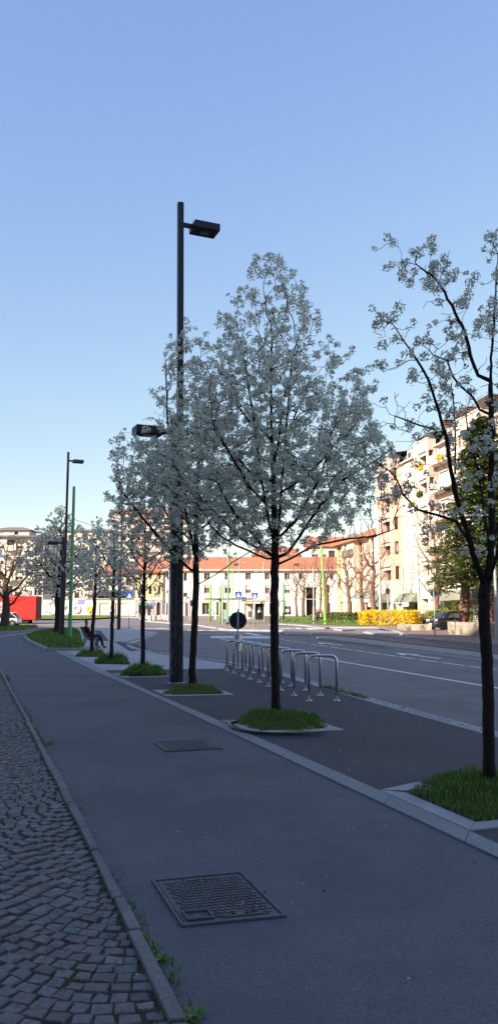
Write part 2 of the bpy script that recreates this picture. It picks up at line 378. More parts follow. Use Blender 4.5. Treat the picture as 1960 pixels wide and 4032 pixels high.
def cobbmat():
    m, nt, b = nodes('porphyry cobbles'); g = N(nt, 'ShaderNodeNewGeometry')
    c = ramp(nt, g.outputs['Random Per Island'], [(0, (.105, .088, .084)), (.35, (.14, .12, .118)), (.6, (.165, .145, .142)), (.85, (.125, .12, .124)), (1, (.20, .18, .172))])
    c = mix(nt, 1.0, c, ramp(nt, noise(nt, 40, 4), [(.3, (.65,) * 3), (.7, (1.25,) * 3)]), 'MULTIPLY')
    nt.links.new(c, b.inputs['Base Color']); b.inputs['Roughness'].default_value = .7
    bp = N(nt, 'ShaderNodeBump'); bp.inputs['Strength'].default_value = .5; bp.inputs['Distance'].default_value = .01
    nt.links.new(noise(nt, 45, 5), bp.inputs['Height']); nt.links.new(bp.outputs[0], b.inputs['Normal']); return m
JOINT = mat('mossy joints', (.065, .06, .054), 1, .3, 20, .6, 60, stain=((.03, .055, .012), 1.6, .5))
sheet('cobbled_path', [(p.x, p.y) for p in ra] + [(-14, 32), (-14, -2)], JOINT, .006)
mb = MB(); Rw = .086
# arched courses: each course is a shallow wave across the strip
for r_ in range(-4, 430):
    base = r_ * Rw * .98
    x = -9.0
    while x < 1.0:
        wd = rnd.uniform(.064, .102)
        xm = x + wd / 2; ph = (xm / 1.5) % 1.0; bow = .42 * (4 * (ph - .5) ** 2)
        y = base + bow - .28 * xm; slope = .42 * 8 * (ph - .5) / 1.5 - .28
        x_0 = x; x += wd + .003
        if y < 1.6 or y > 30: continue
        # inside the strip left of the kerb, and only where the camera or a step beside it could see it
        k = 0
        xk = None
        for a, b in zip(ra, ra[1:]):
            if min(a.y, b.y) <= y <= max(a.y, b.y): t = (y - a.y) / (b.y - a.y + 1e-9); xk = a.x + (b.x - a.x) * t; break
        if xk is None or x_0 > xk - .035: continue
        if x_0 + wd > xk - .002: wd = xk - .002 - x_0; xm = x_0 + wd / 2
        if xm < -.42 * y - 1.0: continue
        ang = math.atan(slope) * .8 + rnd.uniform(-.07, .07); cw, ch = wd / 2 - .003, Rw / 2 - .004 - rnd.random() * .005
        hgt = .014 + rnd.uniform(-.0025, .0025); ca, sa = math.cos(ang), math.sin(ang); vs = []
        jit = [(rnd.uniform(-.009, .009), rnd.uniform(-.009, .009)) for _ in range(4)]
        for k_, zz in ((1, .0), (.97, hgt * .6), (.88, hgt)):
            for (sx, sy), (jx, jy) in zip(((-1, -1), (1, -1), (1, 1), (-1, 1)), jit):
                px, py = (sx * cw + jx) * k_, (sy * ch + jy) * k_
                vs.append((xm + px * ca - py * sa, y + px * sa + py * ca, zz + (rnd.uniform(-.002, .002) if zz else 0)))
        fs = [(8, 9, 10, 11)]
        for l in (0, 4):
            for q in range(4): fs.append((l + q, l + (q + 1) % 4, l + 4 + (q + 1) % 4, l + 4 + q))
        mb.add(vs, fs)
o = mb.build('cobble_paving_path', cobbmat(), smooth=False); o['kind'] = 'structure'

# ---------------------------------------------------------------- grass
GRASS = leafmat('grass blades', [(0, (.05, .12, .022)), (.45, (.10, .21, .04)), (.8, (.17, .30, .06)), (.92, (.22, .30, .09)), (1, (.40, .36, .17))], .7, .3)
GRASS_S = mat('lawn', (.13, .19, .035), 1, .35, .6, .8, 6, fine=3, stain=((.22, .19, .08), .8, .6))
def blades(mb, p, h, n=1, wd=.006, spread=.5):
    for _ in range(n):
        a = rnd.random() * 6.283; hh = h * rnd.uniform(.5, 1.2); l = rnd.uniform(.1, spread) * hh
        dx, dy = math.cos(a), math.sin(a); sx, sy = -dy * wd * rnd.uniform(.6, 1.3), dx * wd
        x, y, z = p
        mb.add([(x - sx, y - sy, z), (x + sx, y + sy, z), (x + dx * l * .4 + sx * .7, y + dy * l * .4 + sy * .7, z + hh * .6), (x + dx * l * .4 - sx * .7, y + dy * l * .4 - sy * .7, z + hh * .6), (x + dx * l, y + dy * l, z + hh * .95)], [(0, 1, 2, 3), (3, 2, 4)])
def inpoly(x, y, poly):
    c = False
    for i in range(len(poly)):
        (x1, y1), (x2, y2) = poly[i - 1], poly[i]
        if (y1 > y) != (y2 > y) and x < (x2 - x1) * (y - y1) / (y2 - y1) + x1: c = not c
    return c
def turf(name, poly, dens, h, label, wd=.006, mound=None, hm=.0, z0=.01, spread=.6):
    mb = MB(); xs = [p[0] for p in poly]; ys = [p[1] for p in poly]
    area = (max(xs) - min(xs)) * (max(ys) - min(ys))
    for _ in range(int(area * dens)):
        x, y = rnd.uniform(min(xs), max(xs)), rnd.uniform(min(ys), max(ys))
        if not inpoly(x, y, poly): continue
        k = 1
        if mound: k = math.exp(-((x - mound[0]) ** 2 + (y - mound[1]) ** 2) / mound[2] ** 2)
        cl = .5 + .5 * math.sin(x * 7.3 + 2 * math.sin(y * 5)) * math.sin(y * 6.1 + x * 3)
        blades(mb, (x, y, z0 + hm * k * .6), h * (.45 + .75 * k) * (.6 + .6 * cl), 1, wd, spread)
    o = mb.build(name, GRASS); tag(o, label, 'grass', kind='stuff'); return o
def grow_ground(poly, cx, cy, top, name='soil_bed_ground'):
    mb = MB(); n = len(poly); vs = [(p[0], p[1], .006) for p in poly] + [(cx + (p[0] - cx) * .5, cy + (p[1] - cy) * .5, top * .7) for p in poly] + [(cx, cy, top)]
    fs = [(i, (i + 1) % n, n + (i + 1) % n, n + i) for i in range(n)] + [(n + i, n + (i + 1) % n, 2 * n) for i in range(n)]
    o = mb.add(vs, fs).build(name, SOIL, smooth=True); o['kind'] = 'structure'

def pit_frame(px, wd=.16):
    pts = [Vector((a, b)) for a, b in X(px)]; c = sum(pts, Vector((0, 0))) / 4
    mb = MB()
    for i in range(4):
        a, b = pts[i], pts[(i + 1) % 4]; d = (b - a).normalized(); n_ = Vector((-d.y, d.x)); n_ = n_ if (c - a).dot(n_) > 0 else -n_
        q = [a + d * .004, b - d * .004 - d * 0, b + n_ * wd - d * wd, a + n_ * wd + d * wd]
        mb.prism([(p.x, p.y) for p in q], 0, .016)
    mb.build('tree_pit_curb', GRAN_L)['kind'] = 'structure'
    return [(c + (p - c) * .78).to_tuple() for p in pts], c
pits = {
 'T1': [(1495, 3117), (1640, 3085), (2240, 3235), (1847, 3276)],
 'T2': [(869, 2839), (1235, 2839), (1356, 2878), (999, 2890)],
 'T3': [(600, 2720), (850, 2712), (923, 2738), (654, 2744)],
 'T4': [(442, 2654), (640, 2650), (672, 2665), (489, 2670)]}
pp, c = pit_frame(pits['T1'])
g1 = X([(1606, 3128), (1700, 3085), (1850, 3060), (2150, 3090), (2200, 3225), (1960, 3238), (1875, 3244), (1720, 3180)])
b1 = G(1925, 3096); grow_ground(g1, b1.x, b1.y, .04)
turf('grass', g1, 2800, .085, 'thick dark green grass around the cut off tree by the picture border', .005, (b1.x, b1.y, .8), .05)
pp, c = pit_frame(pits['T2'])
g2 = X([(925, 2850), (1000, 2820), (1240, 2825), (1290, 2866), (1180, 2884), (1000, 2878)]); b2 = G(1088, 2828)
grow_ground(g2, b2.x, b2.y, .06); turf('grass', g2, 3000, .105, 'tall grass tuft round the big blossoming tree, inside the metal hoop', .005, (b2.x, b2.y, .6), .08)
pp, c = pit_frame(pits['T3'])
g3 = X([(640, 2738), (690, 2708), (840, 2710), (880, 2735)]); b3 = G(759, 2700)
grow_ground(g3, b3.x, b3.y, .05); turf('grass', g3, 2200, .12, 'grass clump at the tree trunk right beside the tall twin lamp post', .007, (b3.x, b3.y, .6), .05)
pp, c = pit_frame(pits['T4'], .18)
g4 = X([(470, 2664), (520, 2648), (620, 2648), (658, 2663)]); b4 = G(562, 2652)
grow_ground(g4, b4.x, b4.y, .08); turf('grass', g4, 1900, .20, 'bushy tall grass clump left of the tall twin lamp post', .010, (b4.x, b4.y, .7), .08)
g5 = X([(370, 2615), (400, 2603), (490, 2603), (516, 2618)]); b5 = G(440, 2608)
grow_ground(g5, b5.x, b5.y, .05); turf('grass', g5, 1100, .24, 'low grass wedge second from the bench', .012, (b5.x, b5.y, .6), .05)
g6 = X([(298, 2587), (335, 2575), (395, 2572), (422, 2588)]); b6 = G(364, 2579)
grow_ground(g6, b6.x, b6.y, .05); turf('grass', g6, 900, .16, 'flat grass wedge nearest the bench', .014, (b6.x, b6.y, .9), .08)

# hoop edging in the pit of the main tree
r_ = thing('edging_hoop', 'thin bent metal edging hoop lying round the grass of the big blossoming tree', 'edging', (b2.x, b2.y, 0))
hp = [G(u, v, .05) for u, v in ((932, 2836), (908, 2842), (902, 2850), (915, 2862), (950, 2872), (1000, 2880), (1070, 2884), (1150, 2885), (1215, 2883), (1256, 2880), (1275, 2874))]
mb = MB(); hp = [p - Vector((b2.x, b2.y, 0)) for p in hp]
for a, b in zip(hp, hp[1:]): mb.add([a - Vector((0, 0, .04)), b - Vector((0, 0, .04)), b, a], [(0, 1, 2, 3)])
o = mb.build('band', mat('dark steel', (.1, .1, .11), .35, .1, metal=.8), r_)
s = o.modifiers.new('s', 'SOLIDIFY'); s.thickness = .012
MB().tube(hp, .008, 6).build('rim', mat('dull metal edge', (.2, .2, .21), .4, .1, metal=.5), r_, smooth=True)

# left planting bed with kerb
bed = [(101, 2504), (119, 2520), (190, 2552), (327, 2553), (315, 2488), (288, 2474), (216, 2478), (150, 2487)]
bp_ = X(bed, .1); cxy = (sum(p[0] for p in bp_) / 8, sum(p[1] for p in bp_) / 8)
mb = MB()
for i in range(8):
    a, b = Vector((*bp_[i], 0)), Vector((*bp_[(i + 1) % 8], 0)); L = (b - a).length; n = max(1, int(L / 1.1)); d = (b - a).normalized(); ang = math.atan2(d.y, d.x)
    for k in range(n):
        c_ = a.lerp(b, (k + .5) / n); mb.box((c_.x, c_.y, .05), (L / n - .015, .16, .13), ang)
mb.build('kerb', GRAN_L, bevel=.01)['kind'] = 'structure'
o = MB().prism(bp_, .0, .07).build('soil_bed_ground', SOIL); o['kind'] = 'structure'
turf('grass', bp_, 260, .16, 'mown grass of the kerbed planting bed under the green pole', .016, None, 0, .06, .7)
# left side grass bed with the bare tree
lb_ = X([(-120, 2486), (0, 2482), (95, 2478), (150, 2466), (140, 2462), (60, 2466), (-120, 2469)], .05)
o = MB().prism(lb_, -.05, .05).build('grass_bed_ground', GRASS_S); o['kind'] = 'structure'
turf('grass', lb_, 40, .16, 'rough grass at the foot of the bare tree by the white car', .03, None, 0, .04)
# far lawns
sheet('lawn', X([(40, 2440), (330, 2440), (470, 2431), (470, 2424), (40, 2424)]), GRASS_S, .10)
lawn_r = [(1075, 2437), (1100, 2448), (1200, 2455), (1300, 2462), (1420, 2464), (1500, 2462), (1563, 2460)]
q = X(lawn_r); sheet('lawn', q + [(22, 74), (17, 104), (16, 133), (2, 137)], GRASS_S, .03)
sheet('lawn', X([(880, 2436), (960, 2438), (1060, 2444), (1060, 2435), (990, 2431)]), GRASS_S, .03)
turf('grass', [(4, 84), (12, 84), (17, 100), (10, 108), (3, 100)], 9, .2, 'sunny lawn grass tufts under the bare trees across the road', .06, None, 0, .3)
sheet('lawn', X([(1563, 2462), (1760, 2462), (1960, 2462), (2200, 2462)]) + [(24, 66), (20, 86)], GRASS_S, .45)

# weeds along kerbs
mb = MB()
for i in range(len(rb) - 1):
    L = rb[i + 1].y
    for _ in range(26 if i < 50 else 8):
        t = rnd.random(); p = rb[i].lerp(rb[i + 1], t); k = max(0, math.sin(i * .9) * .5 + math.sin(i * .37 + 1) * .6 + .15)
        if rnd.random() < k: blades(mb, (p.x + .005 + abs(rnd.gauss(0, .035)), p.y, 0), .025 + .025 * k * rnd.random(), 2, .004, 1.6)
    for _ in range(14):
        p = ra[i].lerp(ra[i + 1], rnd.random())
        if rnd.random() < .55: blades(mb, (p.x - .01 - abs(rnd.gauss(0, .02)), p.y, 0), .03, 2, .004, 1.2)
for _ in range(1500):
    i = rnd.randrange(len(ra) - 1); p = ra[i].lerp(ra[i + 1], rnd.random()); x = p.x - abs(rnd.gauss(0, .35)) - .02; blades(mb, (round(x / .083) * .083 + rnd.gauss(0, .006), p.y, .006), .018, 2, .004, 1.6)
tag(mb.build('weeds', GRASS), 'small weeds and moss growing along the stone kerb of the cobbled strip', 'weeds', kind='stuff')
mb = MB()
for (u0, v0, u1, v1, n, h) in ((1270, 2706, 1330, 2722, 260, .09), (1330, 2722, 1440, 2752, 320, .07), (1440, 2752, 1890, 2876, 110, .04), (480, 2531, 640, 2575, 300, .10), (640, 2575, 900, 2610, 120, .06), (890, 2628, 915, 2634, 90, .12)):
    for _ in range(n):
        p = G(u0, v0).lerp(G(u1, v1), rnd.random()); blades(mb, (p.x + rnd.gauss(0, .04), p.y - .08 + rnd.gauss(0, .05), 0), h, 1, .006, .7)
tag(mb.build('weeds', GRASS), 'patchy weeds along the white kerb between bike racks and road', 'weeds', kind='stuff')
# a broad-leaved weed by the kerb
def weed(p, s, label, n=9):
    r_ = thing('dandelion_plant', label, 'plant', p); mb = MB()
    for k in range(n):
        a = k / n * 6.283 + rnd.random() * .5; L = s * rnd.uniform(.7, 1.2); d = Vector((math.cos(a), math.sin(a), 0)); e = Vector((-d.y, d.x, 0)); pr = None
        prof = [(0, .05, .0), (.35, .12, .35), (.7, .16, .45), (1, .03, .30)]
        vs = []
        for t, w_, z in prof: c_ = d * L * t + Vector((0, 0, z * s)); vs += [c_ - e * w_ * s, c_ + e * w_ * s]
        mb.add(vs, [(2 * i, 2 * i + 1, 2 * i + 3, 2 * i + 2) for i in range(3)])
    mb.build('leaf_rosette', GRASS, r_)
weed(G(768, 4010), .06, 'leafy dandelion weed at the kerb in the lowest corner of the pavement'); weed(G(640, 3785), .05, 'small leafy weed on the kerb edge beside the big manhole')
weed(G(200, 2930), .09, 'leafy weed clump beside the kerb level with the lettered manhole'); weed(G(1406, 2742), .10, 'upright leafy weed on the road kerb right of the bike racks', 7)

# ---------------------------------------------------------------- manhole covers
CAST = mat('cast iron', (.095, .096, .108), .55, .25, 8, .3, 80, metal=.3)
CASTR = mat('cover rim', (.10, .10, .112), .6, .2, 8, .3, 80)
def bil(q, s, t): return q[0].lerp(q[1], s).lerp(q[3].lerp(q[2], s), t)
def cover(name, px, label, ns, nt_, big):
    q = P(px); o = q[0].copy(); o.z = 0; q = [p - o for p in q]; r_ = thing(name, label, 'manhole cover', o)
    fr = MB(); m_ = .032
    S = lambda s, t: tuple(bil(q, s, t).xy)
    for (a, b, c_, d) in ((0, 0, 1, m_), (0, 1 - m_, 1, 1), (0, m_, m_, 1 - m_), (1 - m_, m_, 1, 1 - m_)):
        fr.prism([S(a, b), S(c_, b), S(c_, d), S(a, d)], 0, .014)
    fr.build('rim', CASTR, r_, bevel=.003)
    pl = MB(); i0 = m_ + .012; pl.prism([S(i0, i0), S(1 - i0, i0), S(1 - i0, 1 - i0), S(i0, 1 - i0)], 0, .008); pl.build('plate', CAST, r_)
    st = MB(); b0, b1 = .09, .91
    if big:
        for i in range(ns):
            for j in range(nt_):
                s = b0 + (b1 - b0) * (i + .5 + (.5 if j % 2 else 0)) / ns; t = b0 + (b1 - b0) * (j + .5) / nt_
                if s > b1 or (s < .36 and t > .74): continue
                if abs(s - .5) < .2 - t * 2 or abs(s - .62) < (t - .86) * 2.2: continue
                ws, wt = .030, .017
                st.prism([S(s - ws, t - wt * .4), S(s + ws * .4, t - wt), S(s + ws, t + wt * .4), S(s - ws * .4, t + wt)], .006, .0125)
        st.prism([S(.3, b0 - .02), S(.7, b0 - .02), S(.5, .16)], .006, .0125); st.prism([S(.40, b1 + .01), S(.62, .83), S(.86, b1 + .01)], .006, .0125)
        for a, b, c_, d in ((.08, .76, .34, .775), (.08, .91, .34, .925), (.08, .775, .10, .91), (.32, .775, .34, .91)): st.prism([S(a, b), S(c_, b), S(c_, d), S(a, d)], .006, .018)
    else:
        for i in range(ns):
            for j in range(nt_):
                s = b0 + (b1 - b0) * (i + .5) / ns; t = b0 + (b1 - b0) * (j + .5) / nt_
                if .28 < s < .68 and .3 < t < .7: continue
                ws, wt = .3 / ns, .3 / nt_
                st.prism([S(s - ws, t - wt), S(s + ws, t - wt), S(s + ws, t + wt), S(s - ws, t + wt)], .006, .014)
        for k, (s, rows) in enumerate(((.33, 'M'), (.43, 'I'), (.52, 'I'), (.61, 'M'))):
            st.prism([S(s, .34), S(s + .02, .34), S(s + .02, .66), S(s, .66)], .006, .016); st.prism([S(s + .05, .34), S(s + .065, .34), S(s + .065, .66), S(s + .05, .66)], .006, .016)
            if rows == 'M': st.prism([S(s, .47), S(s + .06, .47), S(s + .06, .53), S(s, .53)], .006, .016)
    st.build('studs', CASTR if not big else CAST, r_)
cover('manhole_cover', [(596, 3471), (949, 3437), (1129, 3613), (714, 3654)], 'large square cast iron manhole cover with raised lozenge studs', 12, 15, True)
cover('manhole_cover', [(603, 2925), (812, 2914), (876, 2950), (651, 2962)], 'smaller manhole cover with fine studs and raised lettering in its middle', 16, 10, False)
cover('drain_cover', [(-60, 2796), (34, 2792), (58, 2812), (-40, 2818)], 'dark metal cover set into the cobbled strip', 10, 8, False)

# ---------------------------------------------------------------- trees
def grow(polys, att, step, di, dk, trop, iters, jit=.25, seed=1, maxn=24000):
    rg = np.random.RandomState(seed); pos = []; par = []
    for pl, link in polys:     # link: index of the node to start at (None: root / -1: nearest)
        prev = -1
        if link == 'near' and pos:
            d = np.linalg.norm(np.array(pos) - np.array(pl[0]), axis=1); prev = int(d.argmin())
        pts = [np.array(p, float) for p in pl]; cur = []
        for a, b in zip(pts, pts[1:]):
            n = max(1, int(np.linalg.norm(b - a) / step))
            for k in range(n): cur.append(a + (b - a) * k / n)
        cur.append(pts[-1])
        if prev >= 0: cur = cur[1:]
        for i, p in enumerate(cur):
            k_ = .045 * step
            pos.append(p + (rg.randn(3) * k_ if 0 < i < len(cur) - 1 else 0)); par.append(prev); prev = len(pos) - 1
    P_ = np.zeros((maxn, 3)); P_[:len(pos)] = pos; n = len(pos); att = np.array(att, float)
    D = np.linalg.norm(att[:, None] - P_[None, :n], axis=2); ni = D.argmin(1); nd = D.min(1)
    nch = {}
    for _ in range(iters):
        if not len(att) or n > maxn - 800: break
        ok = nd < di
        if not ok.any(): break
        v = att[ok] - P_[ni[ok]]; v /= np.linalg.norm(v, axis=1)[:, None] + 1e-9
        u, inv = np.unique(ni[ok], return_inverse=True); S = np.zeros((len(u), 3)); np.add.at(S, inv, v)
        S /= np.linalg.norm(S, axis=1)[:, None] + 1e-9
        S += rg.randn(len(u), 3) * jit + np.array(trop); S /= np.linalg.norm(S, axis=1)[:, None] + 1e-9
        new = P_[u] + S * step; keep = []
        for k, idx in enumerate(u):
            c = nch.get(idx, [])
            if len(c) >= 3 or any(np.linalg.norm(new[k] - P_[j]) < step * .45 for j in c): continue
            keep.append(k)
        if not keep: break
        s = n
        for k in keep: P_[n] = new[k]; par.append(int(u[k])); nch.setdefault(u[k], []).append(n); n += 1
        D = np.linalg.norm(att[:, None] - P_[None, s:n], axis=2); m_ = D.argmin(1); md = D.min(1); b = md < nd; ni[b] = m_[b] + s; nd[b] = md[b]
        al = nd > dk; att = att[al]; ni = ni[al]; nd = nd[al]
    return P_[:n], np.array(par)
def tree_mesh(P_, par, rt, r0, thr, wood, crown, off, bmat=0, limbk=1.0):
    n = len(P_); ch = [[] for _ in range(n)]
    for i, p in enumerate(par):
        if p >= 0: ch[p].append(i)
    tips = np.zeros(n)
    order = list(range(n))
    for i in order[::-1]:
        if not ch[i]: tips[i] = 1
        if par[i] >= 0: tips[par[i]] += tips[i]
    e = math.log(max(2, tips[0])) / math.log(rt / r0); e = min(e, 2.5); r = np.minimum(r0 * tips ** (1 / e), rt * (.88 + .12 * tips / tips[0]))
    # trunk flare and slow taper along unbranched stretches
    def run(start, prev):
        c = ([prev] if prev >= 0 else []) + [start]; cur = start; subs = []
        while ch[cur]:
            k = max(ch[cur], key=lambda q: tips[q])
            for q in ch[cur]:
                if q != k: subs.append((q, cur))
            c.append(k); cur = k
        return c, subs
    st = [(i, -1) for i in range(n) if par[i] < 0]
    while st:
        s, pv = st.pop(); c, subs = run(s, pv); st += subs
        rr = [r[i] for i in c]
        if pv >= 0 and limbk != 1: rr = [max(r0, x * limbk) for x in rr]
        if pv >= 0: rr[0] = min(rr[0], rr[1] * 1.25)
        if len(c) < 2: continue
        pts = [Vector(P_[i]) - off for i in c]
        if pv < 0 and s == 0:
            for k in range(min(4, len(rr))): rr[k] *= 1 + .35 * (1 - k / 4) ** 2
        # thick part to wood, thin part to crown
        k = next((i for i, x in enumerate(rr) if x < thr), len(rr))
        if k >= 2: wood.tube(pts[:k + 1] if k < len(pts) else pts, (rr[:k + 1] if k < len(rr) else rr), 9 if rr[0] > .03 else 5, 0)
        if k < len(pts) - 0:
            a = max(0, k - 0)
            if len(pts) - a >= 2: crown.tube(pts[a:], rr[a:], 4 if rr[a] > .008 else 3, bmat, False)
    return r, tips, ch
BLOS = leafmat('white blossom', [(0, (.60, .62, .48)), (.25, (.84, .85, .72)), (.9, (.92, .92, .84)), (1, (.55, .54, .36))], .7, .35)
LEAFG = leafmat('young leaves', [(0, (.06, .10, .02)), (.6, (.12, .19, .04)), (1, (.16, .20, .07))], .6, .3)
def blossom(mb, c, rad, n, s, rg, leaves=3):
    c = Vector(c)
    for _ in range(n):
        d = Vector((rg.gauss(0, 1), rg.gauss(0, 1), rg.gauss(.35, .9))); d.normalize(); p = c + d * rad * rg.uniform(.55, 1.05)
        nn = (d + Vector((rg.gauss(0, .5), rg.gauss(0, .5), rg.gauss(0, .5)))).normalized(); a = nn.orthogonal().normalized(); b = nn.cross(a); t = rg.random() * 6.28
        a, b = a * math.cos(t) + b * math.sin(t), b * math.cos(t) - a * math.sin(t); k = s * rg.uniform(.7, 1.25)
        mb.add([p + a * k, p + b * k * .8 + a * k * .3, p - a * k * .8 + b * k * .45, p - a * k * .7 - b * k * .6, p + a * k * .35 - b * k * .85], [(0, 1, 2, 3, 4)], 1)
    for _ in range(leaves):
        d = Vector((rg.gauss(0, 1), rg.gauss(0, 1), rg.gauss(0, 1))).normalized(); p = c + d * rad * .5; b = d.orthogonal().normalized() * s * .7; L = rad * .9
        mb.add([p, p + d * L * .5 + b, p + d * L, p + d * L * .5 - b], [(0, 1, 2, 3)], 2)
def prof(pts, z):
    for (a, ra_), (b, rb_) in zip(pts, pts[1:]):
        if a <= z <= b: return ra_ + (rb_ - ra_) * (z - a) / (b - a)
    return 0
def pear(label, base, ht, zc, profile, rt, natt, ncl, seed, step=.11, dk=.17, di=.8, cl=(.042, 12, .020), lean=(0, 0), limbs=None, trop=.25, dens=1.0, group='white blossoming trees along the pavement', attf=None, r0=.0045, minz=None, skip=0., leaves=2, centre=(0, 0), limbk=1.0, extra=()):
    rg = random.Random(seed); ztop = ht
    def tx(z): return base.x + lean[0] * z + .012 * math.sin(z * 1.7 + seed), base.y + lean[1] * z + .012 * math.cos(z * 1.3 + seed)
    lead = [(*tx(z), z + base.z) for z in np.linspace(0, zc + (ht - zc) * .62, 14)]; lead[0] = (base.x, base.y, base.z - .02)
    polys = [(lead, None)]
    polys += [(e_, 'near') for e_ in extra]
    if limbs: polys = limbs
    else:
        nl = 9
        for k in range(nl):   # scaffold limbs spread round the stem
            z = zc + (k / nl) * (ht - zc) * .40; a = k * 2.4 + seed; rr = prof(profile, z + (ht - zc) * .16) * .55; x0, y0 = tx(z); h = (ht - zc) * (.13 + .09 * rg.random())
            polys.append(([(x0, y0, z + base.z), (x0 + math.cos(a) * rr * .5, y0 + math.sin(a) * rr * .5, z + h * .35 + base.z), (x0 + math.cos(a) * rr, y0 + math.sin(a) * rr, z + h + base.z)], 'near'))
    att = []
    tries = 0
    while len(att) < natt and tries < natt * 60:
        tries += 1
        if attf: p = attf(rg)
        else:
            z = rg.uniform(zc, ht); rmax = prof(profile, z); a = rg.random() * 6.283
            bump = 1 + .16 * math.sin(3 * a + z * 2.2 + seed) + .12 * math.sin(5 * a - z * 3.1)
            rr = math.sqrt(rg.random()) * max(p_[1] for p_ in profile) * 1.2
            if rr > rmax * bump: continue
            x0, y0 = tx(z); p = (x0 + centre[0] + rr * math.cos(a), y0 + centre[1] + rr * math.sin(a), z + base.z)
        att.append(p)
    P_, par = grow(polys, att, step, di, dk, (0, 0, trop), 260, .22, seed)
    root = thing('blossoming_tree', label, 'tree', base, group=group)
    wood, crown = MB(), MB()
    r, tips, ch = tree_mesh(P_, par, rt, r0, .011, wood, crown, base, 0, limbk)
    cand = [i for i in range(len(P_)) if tips[i] <= 4 and P_[i][2] - base.z > zc * .9]
    tipn = [i for i in cand if tips[i] == 1 and not ch[i]]; rest = [i for i in cand if ch[i]]
    rg.shuffle(rest); pick = [i for i in tipn if rg.random() > skip] + rest[:max(0, int(ncl - len(tipn) * (1 - skip)))]
    rg.shuffle(pick)
    if attf: pick = [i for i in pick if P_[i][2] > 4.0 or rg.random() < .35]
    lh = G(694, 2691) + Vector((-.67 * math.cos(R(23)), -.67 * math.sin(R(23)) - .25, 5.5))     # the crown is kept clear of the lamp head
    pick = [i for i in pick if abs(P_[i][0] - lh.x) > .48 or abs(P_[i][1] - lh.y) > .9 or abs(P_[i][2] - lh.z) > .34]
    pick = pick[:ncl]
    for i in pick:
        q = Vector(P_[i]) - base + Vector((rg.gauss(0, .02), rg.gauss(0, .02), rg.uniform(0, .04)))
        k = rg.uniform(.55, 1.4); blossom(crown, q, cl[0] * k, int(cl[1] * k * k + 3), cl[2], rg, leaves)
    wood.build('trunk', WOODD, root, smooth=True); crown.build('crown', [WOODD, BLOS, LEAFG], root)
    print(label[:40], 'nodes', len(P_), 'tips', len(tipn), 'clusters', len(pick)); return root
def LX(b, pts, dy): return [tuple(at(u, v, b.y + dy * k / (len(pts) - 1))) for k, (u, v) in enumerate(pts)]
prof2 = [(2.3, .3), (2.7, 1.15), (3.2, 1.85), (3.9, 1.95), (4.7, 1.6), (5.3, 1.1), (6, .75), (6.6, .48), (7.1, .25), (7.4, .05)]
b2 = G(1088, 2826)
pear('large white blossoming tree with dense pointed crown in front of the bike racks', b2, 7.45, 2.35, prof2, .063, 4200, 2250, 3, step=.095, dk=.12, di=.6, cl=(.060, 32, .0150), leaves=3, trop=.38, r0=.0036, lean=(-.010, 0), extra=[LX(b2, q, dy) for q, dy in (([(1115, 2200), (1180, 2110), (1260, 1990), (1350, 1890), (1450, 1830), (1540, 1770)], .4), ([(1065, 2190), (980, 2090), (900, 1990), (850, 1880)], .5), ([(1115, 2215), (1230, 2150), (1350, 2125), (1480, 2110), (1560, 2080)], -.5), ([(1075, 2210), (980, 2170), (880, 2120), (820, 2060)], -.6), ([(1090, 2150), (1110, 1900), (1130, 1650), (1150, 1400)], .2), ([(1080, 2160), (1030, 1900), (1000, 1650), (960, 1420)], -.3))])
b3 = G(757, 2702)
prof3 = [(2.4, .3), (2.9, 1.05), (3.6, 1.7), (4.3, 1.85), (5, 1.4), (5.6, .95), (6.5, .8), (7.3, .5), (7.9, .1)]
pear('white blossoming tree standing behind the twin lamp post with crown spread across it', b3, 7.9, 2.45, prof3, .070, 2700, 1550, 11, step=.12, dk=.135, di=.8, cl=(.064, 23, .0195), lean=(.022, 0), centre=(-.24, 0), leaves=3, trop=.36, r0=.004, extra=[LX(b3, q, dy) for q, dy in (([(783, 2300), (850, 2262), (930, 2205), (1010, 2155), (1090, 2140)], .3), ([(770, 2260), (700, 2200), (620, 2110), (540, 2010), (450, 1900)], -.5), ([(775, 2230), (740, 2050), (690, 1850), (660, 1650), (650, 1400)], .4))])
b4 = G(562, 2652)
prof4 = [(1.7, .2), (2.1, .7), (2.8, 1.1), (3.6, 1.0), (4.3, .6), (4.9, .1)]
pear('thin young blossoming tree just left of the tall twin lamp post', b4, 4.9, 1.75, prof4, .055, 750, 330, 21, step=.12, dk=.16, cl=(.052, 9, .024))
b5 = G(440, 2611)
pear('slender sparsely blossoming tree, second from the bench', b5, 4.7, 1.8, [(1.7, .2), (2.2, .6), (3, .9), (3.8, .8), (4.7, .1)], .055, 600, 330, 22, step=.13, dk=.18, cl=(.052, 9, .025))
b6 = G(362, 2581)
pear('slim crooked blossoming tree nearest the bench', b6, 5.2, 1.9, [(1.8, .2), (2.4, .8), (3.2, 1.05), (4.1, .75), (4.7, .3), (5.2, .05)], .065, 650, 380, 23, step=.14, dk=.2, cl=(.055, 9, .028), lean=(.02, 0))
b8 = G(231, 2500)
pear('big round blossoming tree in the kerbed bed beside the green pole', b8, 8.6, 2.2, [(2.2, .5), (2.9, 1.7), (4, 2.5), (5.3, 2.4), (6.6, 1.7), (7.8, .9), (8.9, .1)], .28, 2100, 2400, 25, step=.22, dk=.26, di=1.3, cl=(.085, 8, .05), r0=.008, centre=(-.1, 0))
